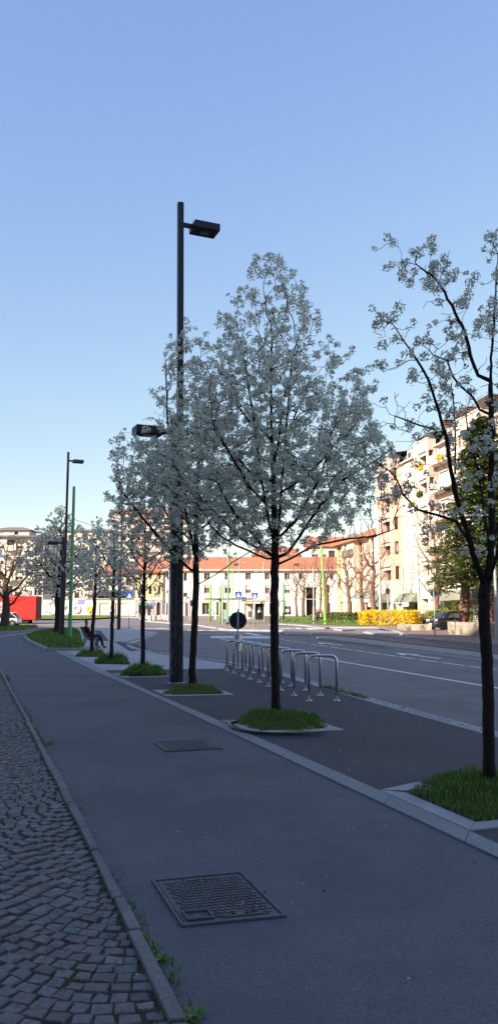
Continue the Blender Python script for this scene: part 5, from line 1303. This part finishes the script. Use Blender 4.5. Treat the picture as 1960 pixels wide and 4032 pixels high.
# B1: pink apartment block along the road
d0 = Vector((-.172, .985, 0)); P0 = Vector((17.1, 102, 0)) - d0 * 50
B = Bld('apartment_block', 'tall pink and cream apartment block with bays, awnings and a grey mansard roof', (P0.x, P0.y, .1), math.atan2(d0.y, d0.x))
S = lambda s: 50 - s
plan = [(50, 0), (43, 0), (43, 1.1), (37.5, 1.1), (37.5, 0), (32, 0), (32, 1.1), (26.8, 1.1), (26.8, 0), (19.5, 0), (19.5, 1.0), (15.6, 1.0), (15.6, 0), (8.5, 0), (8.5, 1.2), (3, 1.2)]
zf = [5.1 + 3.03 * k for k in range(5)]; ZT = 20.2; GF = 5.0
for (s0, o0), (s1, o1) in zip(plan, plan[1:]):
    a, b = (S(s0), o0), (S(s1), o1); L = abs(s0 - s1) + abs(o0 - o1); side = s0 == s1; ops = []; gops = []
    if side:
        face_near = o1 > o0
        if face_near:
            for i, z in enumerate(zf): ops.append((.28, .82, z + .15, z + 1.75, 'lattice' if (i % 2 and s0 < 9) else 'brown', .3))
        B.wall(a, b, GF, ZT, PINK, ops); B.wall(a, b, -.5, GF, CLAD)
        continue
    bay = o0 > .5
    if bay:
        for z in zf: ops.append((L * .10, L * .72, z + .1, z + 1.75, 'loggia', .9)); ops.append((L * .78, L * .93, z + .2, z + 1.5, 'brown', .25))
        gops.append((L * .25, L * .72, -.5, 2.75, 'dark', 1.8))
        m_ = PALE if s0 > 9 else PINK
    elif L > 7:
        if s0 == 15.6:
            for z in zf[:4]: ops.append((1.5, 2.0, z + .25, z + 1.7, 'brown', .25)); ops.append((5.0, 5.45, z + .5, z + 1.6, 'brown', .25))
            ops.append((1.5, 2.0, zf[4] - .3, zf[4] + .9, 'brown', .25))
            gops.append((.5, 6.0, -.5, 2.35, 'dark', 1.2))
            m_ = PALE
        else:
            for z in zf: ops.append((.8, 3.2, z + .1, z + 2.1, 'third', .3)); ops.append((4.4, 6.8, z + .1, z + 2.1, 'half', .3))
            gops.append((1.2, 3.4, -.5, 2.4, 'dark', 1.5)); gops.append((4.6, 6.4, -.5, 2.4, 'dark', 1.5))
            m_ = PALE
            for z in zf:
                bl = MB(); bl.bb(S(26.5), S(19.9), .01, 1.0, z - .25, z - .08); bb_ = bl.build('balcony', PALE, B.root)
                MB().bb(S(26.5), S(19.9), .93, 1.03, z - .085, z + .85).build('parapet', PALE, bb_)
    else:
        for z in zf: ops.append((.7, L - .9, z + .1, z + 1.9, 'loggia', .6))
        gops.append((.9, L - 1, -.5, 2.5, 'dark', 1.4)); m_ = PALE
    B.wall(a, b, GF, ZT - (0 if bay else .9), m_, ops); B.wall(a, b, -.5, GF, CLAD, gops)
B.wall((S(3), 1.2), (S(3), -12), -.5, ZT - .9, PINK); B.wall((S(50), -12), (S(50), 0), -.5, ZT - .9, PINK); B.wall((S(3), -12), (S(50), -12), -.5, ZT - .9, PINK)
B.box('terrace', S(50), S(3), -11.8, 0, ZT - 1.1, ZT - .95, PALE)
m = MB()   # mansard roof
x0, x1 = S(48), S(3.4); v = [(x0, -.2, 18.9), (x1, -.2, 18.9), (x1, -11.5, 18.9), (x0, -11.5, 18.9), (x0 + 1, -1.6, 21.6), (x1 - 1, -1.6, 21.6), (x1 - 1, -10, 21.6), (x0 + 1, -10, 21.6)]
m.add(v, [(0, 1, 5, 4), (1, 2, 6, 5), (2, 3, 7, 6), (3, 0, 4, 7), (4, 5, 6, 7)]); rf = m.build('roof', SLATE, B.root)
for s0 in (11.5, 23, 35): MB().bb(S(s0 + .7), S(s0 - .7), -1.3, -.15, 19.0, 20.6).build('dormer', PALE, rf); MB().bb(S(s0 + .45), S(s0 - .45), -.2, -.12, 19.3, 20.3).build('dormer_window', GLASS, rf)
for s0, w_ in ((14.5, .6), (19.5, 1.5), (24.5, 1.3), (33, 1.4)):
    c = MB(); c.bb(S(s0 + w_), S(s0 - w_), -4.4, -3.2, 21.4, 23.0)
    for k in range(3): c.bb(S(s0 + w_ + .08), S(s0 - w_ - .08), -4.48, -3.12, 23.06 + k * .22, 23.18 + k * .22)
    c.build('chimney', mat('brown chimney brick', (.14, .085, .065), .9, .2, 3), rf)
m = MB()
m.bb(S(50), S(3), .003, .35, ZT - .95, ZT - .82)
m.build('cornice', PALE, B.root)
for s0, s1, o in ((15.6, 19.5, 1.02), (26.8, 32, 1.12), (3, 8.5, 1.22)):
    B.box('parapet_cap', S(s1) - .05, S(s0) + .05, o - .25, o + .08, ZT + .002, ZT + .12, PALE)
    MB().add([(S(s1), -.1, 20.2), (S(s0), -.1, 20.2), (S(s0), -3.0, 21.5), (S(s1), -3, 21.5), (S(s1), .6, 20.95), (S(s0), .6, 20.95)], [(4, 5, 2, 3), (0, 1, 5, 4)]).build('bay_canopy', SLATE, B.root)
MB().cyl((S(9), .1, 0), (S(9), .1, 19.2), .08, 8).build('downpipe', PINK, B.root); MB().cyl((S(19.8), .12, 0), (S(19.8), .12, 19.2), .07, 8).build('downpipe', GALV, B.root)
def awning(s0, s1, o, z0, z1):
    p = 1.5
    v = []
    for x in (S(s1), S(s0)): v += [(x, o, z1), (x, o + p * .55, z1 - (z1 - z0) * .18), (x, o + p, z0), (x, o + p, z0 - .14), (x, o, z0 - .14)]
    m = MB().add(v, [(0, 5, 6, 1), (1, 6, 7, 2), (2, 7, 8, 3), (3, 8, 9, 4), (0, 1, 2, 3, 4), (5, 9, 8, 7, 6)])
    n = int((s1 - s0) / .5)
    for k in range(1, n):
        x = S(s1) + (s1 - s0) * k / n; m.tube([(x, o + .02, z1 + .02), (x, o + p * .55, z1 - (z1 - z0) * .18 + .02), (x, o + p, z0 + .02)], .022, 4)
    return m.build('awning', AWNG, B.root)
awning(9.4, 15.0, .0, 2.6, 3.55); awning(27, 33.6, 1.1, 2.6, 3.5); awning(3.2, 7.6, 1.2, 2.6, 3.5); awning(20.2, 26.2, 0, 2.6, 3.5)
sg = MB().bb(S(14.2), S(10.6), 1.5, 1.56, 1.95, 2.42).build('fascia_sign', WHITE, B.root); t_ = MB()
for k in range(5): t_.bb(S(12.6 - k * .28), S(12.42 - k * .28), 1.56, 1.575, 2.08, 2.30)
t_.bb(S(11.1), S(10.85), 1.56, 1.575, 2.08, 2.28); t_.build('lettering', mat('grey letters', (.1, .1, .16), .6), sg)
sg = MB().bb(S(7.2), S(3.6), 2.7, 2.76, 1.95, 2.42).build('fascia_sign', WHITE, B.root); t_ = MB()
for k in range(6): t_.bb(S(6.2 - k * .3), S(6.02 - k * .3), 2.76, 2.775, 2.08, 2.30)
t_.build('lettering', mat('grey letters b', (.1, .1, .16), .6), sg)
for s0, z in ((17.6, zf[4]), (17.4, zf[3]), (13.6, zf[3] - .3), (23, zf[4])):
    m = MB(); rg = random.Random(int(s0 * 10) + int(z))
    for _ in range(170):
        p = Vector((S(s0) + rg.uniform(-.7, .7), (1.15 if 15 < s0 < 19 else 1.05 if s0 > 19 else .12) + rg.gauss(0, .1), z + .15 + rg.gauss(0, .16))); n_ = Vector((rg.gauss(0, 1), rg.gauss(0, 1), rg.gauss(0, 1))).normalized(); u_ = n_.orthogonal().normalized() * .11; v_ = n_.cross(u_)
        m.add([p + u_, p + v_, p - u_, p - v_], [(0, 1, 2, 3)])
    m.build('flower_box', YEL if z == zf[4] or s0 == 13.6 else HG, B.root)
B.done()

# B2: lower pink wing further along
P2 = Vector((17.1, 102, 0)) - d0 * 2.95
B = Bld('apartment_wing', 'lower pink four storey house with red tiled roof beside the tall apartment block', (P2.x, P2.y, .3), math.atan2(d0.y, d0.x))
L2 = 22.0; zt2 = 11.4; ops = []; seg = [(0, 0, PALE), (4.5, 0, PINK), (9.5, 0, PALE), (14, 0, YELP)]
segs = [((0, .4), (5.4, .4), PALE), ((5.4, 0), (12, 0), PINK), ((12, .5), (17.6, .5), PALE), ((17.6, 0), (22, 0), YELP)]
prev = None
for (a, b, m_) in segs:
    L = b[0] - a[0]; ops = [(L * .12, L * .46, z + .3, z + 1.9, 'half', .3) for z in (4.2, 7.2)] + [(L * .62, L * .86, z + .3, z + 1.9, 'brown', .3) for z in (4.2, 7.2, 9.4 - .2)] + [(L * .2, L * .75, -.5, 2.6, 'dark', .8)]
    ops = [o for o in ops if o[3] < zt2]
    if prev and abs(prev[1] - a[1]) > .01: B.wall(prev, a, -.5, zt2, PINK)
    B.wall(a, b, -.5, zt2, m_, ops); prev = b
B.close(0, L2, -11, zt2, PINK); B.gable(0, L2, .5, -11, zt2, zt2 + 2.6, TERRA, .5)
m = MB(); m.add([(12, .8, zt2 - 2.2), (17.6, .8, zt2 - 2.2), (17.2, -.2, zt2 + 1.2), (12.4, -.2, zt2 + 1.2), (12, -1, zt2 - 2.2), (17.6, -1, zt2 - 2.2)], [(0, 1, 2, 3), (1, 5, 2), (0, 3, 4)]); m.build('mansard', SLATE, B.root)
v = []
for x in (1, 8.5): v += [(x, .6, 3.9), (x, 1.6, 3.5), (x, 2.1, 2.9), (x, .6, 2.9)]
MB().add(v, [(0, 4, 5, 1), (1, 5, 6, 2), (2, 6, 7, 3), (0, 1, 2, 3), (4, 7, 6, 5)]).build('awning', AWNG, B.root)
MB().bb(.8, 8.6, 1.9, 1.96, 2.35, 2.8).build('fascia_sign', WHITE, B.root)
B.done()

# B3: long white row
Y3 = 146
B = Bld('row_house', 'long white three storey row with orange tiled roof and ground floor shops', facing(1345, Y3), math.pi)
U = lambda u: lx(u, Y3, B); Z = lambda v: lz(v, Y3, B)
LW = U(640); ze = Z(2246)
ops = []
def wo(u0, u1, v0, v1, st='win', d=.25): ops.append((U(u1), U(u0), Z(v1), Z(v0), st, d))
for u0, u1 in ((966, 988), (1042, 1062), (884, 896), (1120, 1142), (802, 826), (1176, 1192), (1262, 1280), (1300, 1316)): wo(u0, u1, 2256, 2282, 'win')
for u0, u1, st in ((966, 988, 'half'), (1043, 1062, 'third'), (884, 910, 'third'), (1120, 1142, 'half'), (803, 827, 'third'), (1288, 1300, 'win')): wo(u0, u1, 2303, 2336, st)
wo(722, 735, 2256, 2287, 'brown'); wo(722, 738, 2333, 2351, 'win'); wo(655, 668, 2258, 2280, 'brown'); wo(655, 666, 2324, 2336, 'brown')
wo(795, 826, 2372, 2420, 'win'); wo(730, 742, 2377, 2426, 'door'); wo(1120, 1147, 2372, 2422, 'third'); wo(963, 990, 2377, 2426, 'win'); wo(1025, 1040, 2370, 2426, 'door'); wo(842, 862, 2370, 2424, 'win'); wo(878, 892, 2372, 2420, 'brown'); wo(1272, 1300, 2374, 2422, 'brown'); wo(1060, 1095, 2374, 2420, 'win'); wo(655, 668, 2374, 2422, 'brown')
ops.append((U(1246), U(1205), -.5, Z(2312), 'dark', 1.2))
B.wall((0, 0), (LW, 0), -.5, ze, WHITEP, ops); B.close(0, LW, -10, ze, WHITEP)
B.gable(0, LW, 0, -10, ze, Z(2205) + .9, TERRA, .5)
B.box('string_course', 0, LW, .003, .10, Z(2360), Z(2358), FRAMEW); B.box('gutter', -.4, LW + .4, .42, .6, ze - .02, ze + .16, WHITEP)
def fascia(u0, u1, v0, v1, m1, m2, txt):
    s_ = B.box('fascia_sign', U(u1), U(u0), .02, .16, Z(v1), Z(v0), m1); e = B.box('sign_band', U(u1), U(u0), .165, .18, Z(v1), Z(v1) + .22, m2)
    t_ = MB(); n = 6; a, b_ = U(u1) + .5, U(u0) - .4
    for k in range(n): x = a + (b_ - a) * k / n; t_.bb(x, x + (b_ - a) / n * .6, .165, .175, Z(v1) + .35, Z(v0) - .12)
    t_.build('lettering', mat(txt, (.03, .03, .03), .6), s_)
YS = mat('yellow sign', (.8, .65, .05), .5)
fascia(958, 993, 2368, 2377, WHITE, YS, 'sign letters a'); fascia(794, 828, 2367, 2374, WHITE, YS, 'sign letters b'); fascia(720, 746, 2367, 2374, WHITE, GREYP, 'sign letters c')
pst = MB()   # poster curves in the shop window
pst.tube([(U(822) - .02 - .9 * (k / 10), .19, Z(2405) + .35 * math.sin(k * .6)) for k in range(11)], .12, 6); pst.build('window_sticker', mat('pale blue film', (.45, .65, .75), .5), B.root)
lb_ = MB().bb(U(1138), U(1124), .1, .14, Z(2410), Z(2398)).build('poster', mat('pink poster', (.7, .4, .42), .6, .2, 6), B.root)
B.box('gate_lintel', U(1248), U(1203), .01, .2, Z(2312), Z(2308), PALE)
for u in (1080, 1330, 770): MB().cyl((U(u), .1, 0), (U(u), .1, ze), .07, 6).build('downpipe', GALV, B.root)
for u in (700, 930, 1170): MB().add([(U(u) - .5, -1.2, ze + .95), (U(u) + .5, -1.2, ze + .95), (U(u) + .5, -2.2, ze + 1.5), (U(u) - .5, -2.2, ze + 1.5)], [(0, 1, 2, 3)]).build('skylight', GLASS, B.root)
B.done()

# yellow house
B = Bld('corner_house', 'yellow corner house with arched grey ground floor openings and tiled hip roof', facing(640, Y3 - .4), math.pi)
U = lambda u: lx(u, Y3, B); LW = U(533); ze = Z(2252); ops = []
for u0, u1 in ((548, 560), (586, 598), (622, 632)): ops.append((U(u1), U(u0), Z(2340), Z(2308), 'brown', .25)); ops.append((U(u1), U(u0), Z(2282), Z(2256), 'win', .25))
B.wall((0, 0), (LW, 0), Z(2360), ze, YELP, ops); g = [(U(u1), U(u0), -.5, Z(2370), 'brown', .3) for u0, u1 in ((548, 562), (583, 595), (618, 632))]
B.wall((0, 0), (LW, 0), -.5, Z(2360), GREYP, g)
for u0, u1 in ((548, 562), (583, 595), (618, 632)):
    c = (U(u0) + U(u1)) / 2; r = (U(u0) - U(u1)) / 2; MB().tube([(c + r * math.cos(a), .03, Z(2376) + r * 1.1 * math.sin(a)) for a in np.linspace(0, math.pi, 12)], .07, 5).build('arch_trim', WHITEP, B.root)
B.close(0, LW, -10, ze, YELP); B.gable(0, LW, 0, -10, ze, Z(2205) + .8, TERRA, .6, hip=0)
B.box('string_course', 0, LW, .003, .14, Z(2364), Z(2358), WHITEP); B.done()
# green cross of the pharmacy
px_ = at(566, 2378, Y3 - 1.2); gc = thing('pharmacy_sign', 'green cross sign on the yellow corner house', 'sign', px_)
MB().bb(-.75, .75, -.08, .08, -.25, .25).build('cross_bar', mat('pharmacy green', (.02, .30, .12), .5), gc); MB().bb(-.25, .25, -.09, .09, -.75, .75).build('upright', mat('pharmacy green b', (.02, .32, .12), .5), gc)
MB().bb(-.04, .04, .08, .95, -.04, .04).build('bracket', GALV, gc)

# garages and graffiti wall
Yg = 149
B = Bld('garage_row', 'low whitish garage row with roller shutters right of the graffiti wall', facing(532, Yg), math.pi)
U = lambda u: lx(u, Yg, B); Z = lambda v: lz(v, Yg, B); LW = U(372)
ops = [(U(430), U(391), -.5, Z(2375), 'shutter', .25), (U(500), U(454), -.5, Z(2375), 'shutter', .25), (U(446), U(438), Z(2410), Z(2388), 'win', .2)]
B.wall((0, 0), (LW, 0), -.5, Z(2360), CREAM, ops); B.close(0, LW, -5, Z(2360), CREAM); B.box('flat_roof', -.2, LW + .2, -5.2, .25, Z(2360), Z(2360) + .2, GREYP)
B.box('hoarding', U(432), U(436), .02, .06, Z(2400), Z(2386), YS); B.done()
B = Bld('garden_wall', 'long cream wall sprayed with large oval graffiti behind the grass strip', facing(372, Yg + .4), math.pi, 'wall')
U = lambda u: lx(u, Yg, B); LW = U(-60)
B.wall((0, 0), (LW, 0), -.5, Z(2362), CREAM); B.close(0, LW, -.4, Z(2362), CREAM); B.box('coping', -.05, LW, -.45, .05, Z(2362), Z(2361) + .05, GREYP)
g = MB()
def oval(u, v, rx_, rz_, a0, a1, w_, mi): g.tube([(U(u) + rx_ * math.cos(a), .02, Z(v) + rz_ * math.sin(a)) for a in np.linspace(a0, a1, 22)], w_, 4, mi)
oval(208, 2396, .85, 1.2, .5, 5.6, .10, 0); oval(262, 2396, .9, 1.1, 0, 6.28, .12, 1); oval(263, 2396, .6, .8, 0, 6.28, .35, 1); oval(302, 2397, .8, 1.0, -1.5, 1.7, .07, 0); oval(300, 2397, .6, .7, 0, 6.28, .3, 1)
oval(190, 2412, .5, .3, 0, 3, .07, 2); oval(365, 2408, .35, .4, 0, 6, .10, 2); oval(358, 2416, .3, .2, 0, 5, .12, 3); oval(352, 2397, .45, .3, 0, 6.2, .16, 4); oval(350, 2404, .4, .2, 0, 6.2, .14, 4)
g.build('graffiti', [mat('brown spray', (.18, .11, .09), .8), mat('white spray', (.8, .8, .8), .8), mat('blue spray', (.12, .3, .6), .8), mat('red spray', (.5, .1, .06), .8), mat('yellow spray', (.75, .5, .04), .8)], B.root)
B.done()

def block(name, label, u0, u1, y, vt, rows, cols, wm, roofm, style='half', v0=None, depth=12, balc=None, rf=1.5, pitch=3.0, hip=1.0, strips=None, ww=1.4, par=None):
    B = Bld(name, label, facing(u1, y), math.pi); LW = lx(u0, y, B); zt_ = lz(vt, y, B); ops = []
    for r in range(rows):
        z = zt_ - 1.0 - pitch * r - 1.5
        if z < 1: break
        for c in range(cols):
            x = LW * (c + .5) / cols; ops.append((x - ww / 2, x + ww / 2, z, z + 1.5 + (.35 if balc and c in balc else 0), style if (r + c) % 3 else 'brown', .3))
    B.wall((0, 0), (LW, 0), -.5, zt_, wm, ops); B.close(0, LW, -depth, zt_, wm)
    if rf: B.gable(0, LW, 0, -depth, zt_, zt_ + rf, roofm, .6, hip=hip)
    if balc:
        for r in range(rows):
            z = zt_ - 2.6 - pitch * r
            if z < 1: break
            for c in balc:
                x = LW * (c + .5) / cols; w_ = LW / cols * .92; b_ = MB().bb(x - w_ / 2, x + w_ / 2, .01, 1.15, z - .25, z - .1).build('balcony', wm, B.root)
                MB().bb(x - w_ / 2, x + w_ / 2, 1.06, 1.14, z - .095, z + .8).build('parapet', par[(r + c) % len(par)] if par else wm, b_)
    for (a, b_, m_) in strips or (): B.box('facade_strip', LW * a, LW * b_, .01, .3, 0, zt_ - .2, m_)
    return B
B = block('tower_block', 'tall balconied block with orange roof rising behind the tiled row', 432, 735, 230, 2018, 10, 9, CREAM, TERRA, 'half', balc=(0, 1, 3, 4, 6, 8), rf=1.9, depth=14, strips=((.555, .60, BRICK), (.66, .70, BRICK), (.22, .26, BRICK)), ww=1.5, par=[GREYP, PALE, CREAM])
B.box('upper_roof', -.5, 8, -8, -2, lz(2018, 230, B), lz(2008, 230, B), TERRA); B.done()
B = block('apartment_building', 'cream apartment building with a small rooftop storey and blue awnings behind the bare tree', -180, 168, 150, 2112, 5, 9, CREAM, SLATE, 'half', balc=(1, 3, 5, 7), rf=.9, ww=1.5, par=[GREYP, CREAM])
zz = lz(2112, 150, B); LW = lx(82, 150, B)
B.wall((LW, -4), (LW + 7, -4), zz, zz + 1.75, CREAM, [(2.2, 3.0, zz + .7, zz + 1.4, 'brown', .2)]); B.wall((LW + 7, -4), (LW + 7, -9), zz, zz + 1.75, CREAM); B.wall((LW, -9), (LW, -4), zz, zz + 1.75, CREAM)
B.gable(LW, LW + 7, -4, -9, zz + 1.75, zz + 2.5, SLATE, .5, hip=2.5, nm='rooftop_roof')
BA = mat('blue awning cloth', (.06, .12, .35), .8)
for u0, u1, v0, v1 in ((8, 78, 2113, 2118), (122, 158, 2114, 2119), (-10, 17, 2184, 2195), (130, 145, 2155, 2176)):
    x0, x1 = lx(u1, 150, B), lx(u0, 150, B); z1, z0 = lz(v0, 150, B), lz(v1, 150, B)
    MB().add([(x0, .02, z1), (x1, .02, z1), (x1, 1.35, z0), (x0, 1.35, z0)], [(0, 1, 2, 3)]).build('awning', BA, B.root)
MB().cyl((lx(48, 150, B), -6, zz + 2), (lx(48, 150, B), -6, zz + 5.2), .04, 5).build('antenna', GALV, B.root)
B.done()
B = block('apartment_building', 'pale distant apartment building seen between the bed tree and the bench trees', 180, 424, 200, 2090, 6, 9, CREAM, SLATE, 'half', balc=(0, 3, 6), rf=1.0, ww=1.3, par=[GREYP]); B.done()
B = block('low_house', 'low house with red tiled roof behind the lorry', -40, 165, 163, 2262, 3, 6, CREAM, TERRA, 'brown', rf=3.0, hip=3); B.done()
B = block('town_house', 'pinkish town house with red roof showing over the long white row', 1225, 1425, 172, 2150, 5, 6, PALE, TERRA, 'half', rf=2.6, hip=0); B.done()
B = block('town_house', 'cream town house with red roof behind the big tree crown', 1000, 1180, 185, 2185, 5, 6, CREAM, TERRA, 'half', rf=2.4, hip=2); B.done()
B = block('town_house', 'low cream house with red roof between the pale building and the garages', 385, 520, 175, 2262, 3, 5, CREAM, TERRA, 'half', rf=2.6, hip=2); B.done()
an = thing('antenna_mast', 'thin slanted antenna mast at the edge of the tall orange roofed block', 'antenna', at(430, 2075, 228)); MB().tube([(0, 0, -8), (-.7, 0, 7.3)], .16, 6).build('mast', GALV, an); MB().box((-.2, 0, 2), (.8, .3, .5)).build('relay_box', GREYP, an)
# white striped fence at the apartment block
b = G(1900, 2462); fe = thing('picket_fence', 'white vertical bar fence beside the narrow green bush', 'fence', Vector((at(1868, 2405, 68).x, 68.5, .3)), R(-8))
m = MB()
for k in range(24): m.box((k * .13, 0, .95), (.05, .03, 1.7))
m.build('bars', WHITE, fe); MB().box((1.5, .02, 1.65), (3.2, .03, .06)).build('top_rail', WHITE, fe)
yp = thing('notice_sign', 'yellow and white vertical notice standing in the dark hedge', 'sign', Vector((at(1420, 2405, 96).x, 95.5, .2))); MB().bb(-.2, .2, -.05, .05, 2.8, 3.05).build('upper_panel', YS, yp); MB().bb(-.2, .2, -.055, .055, 2.4, 2.78).build('lower_panel', WHITE, yp)
for x in (-.15, .15): MB().cyl((x, 0, 0), (x, 0, 2.42), .025, 6).build('leg', GALV, yp)

# ---------------------------------------------------------------- the big block behind the camera whose shade covers the near street
n2 = Vector((.77, .64, 0)); e2 = Vector((.77, -.64, 0)); Hb = 31.0; Lsh = Hb / math.tan(R(EL))
edge = Vector((-21.4, 79.0, 0)) - Vector((math.sin(R(AZ)), math.cos(R(AZ)), 0)) * Lsh
dirv = Vector((34.8, -29.2, 0)).normalized()
# local x runs along the block; local +y must face the street
B = Bld('corner_block', 'tall plain apartment block behind the viewer that shades the near street', edge - dirv * 65, math.atan2(dirv.y, dirv.x)); 
LB_ = 215
B.wall((0, 0), (LB_, 0), -.5, Hb, GREYP); B.close(0, LB_, -14, Hb, GREYP); B.box('roof', 0, LB_, -14, 0, Hb - .1, Hb, GREYP)
B.done()
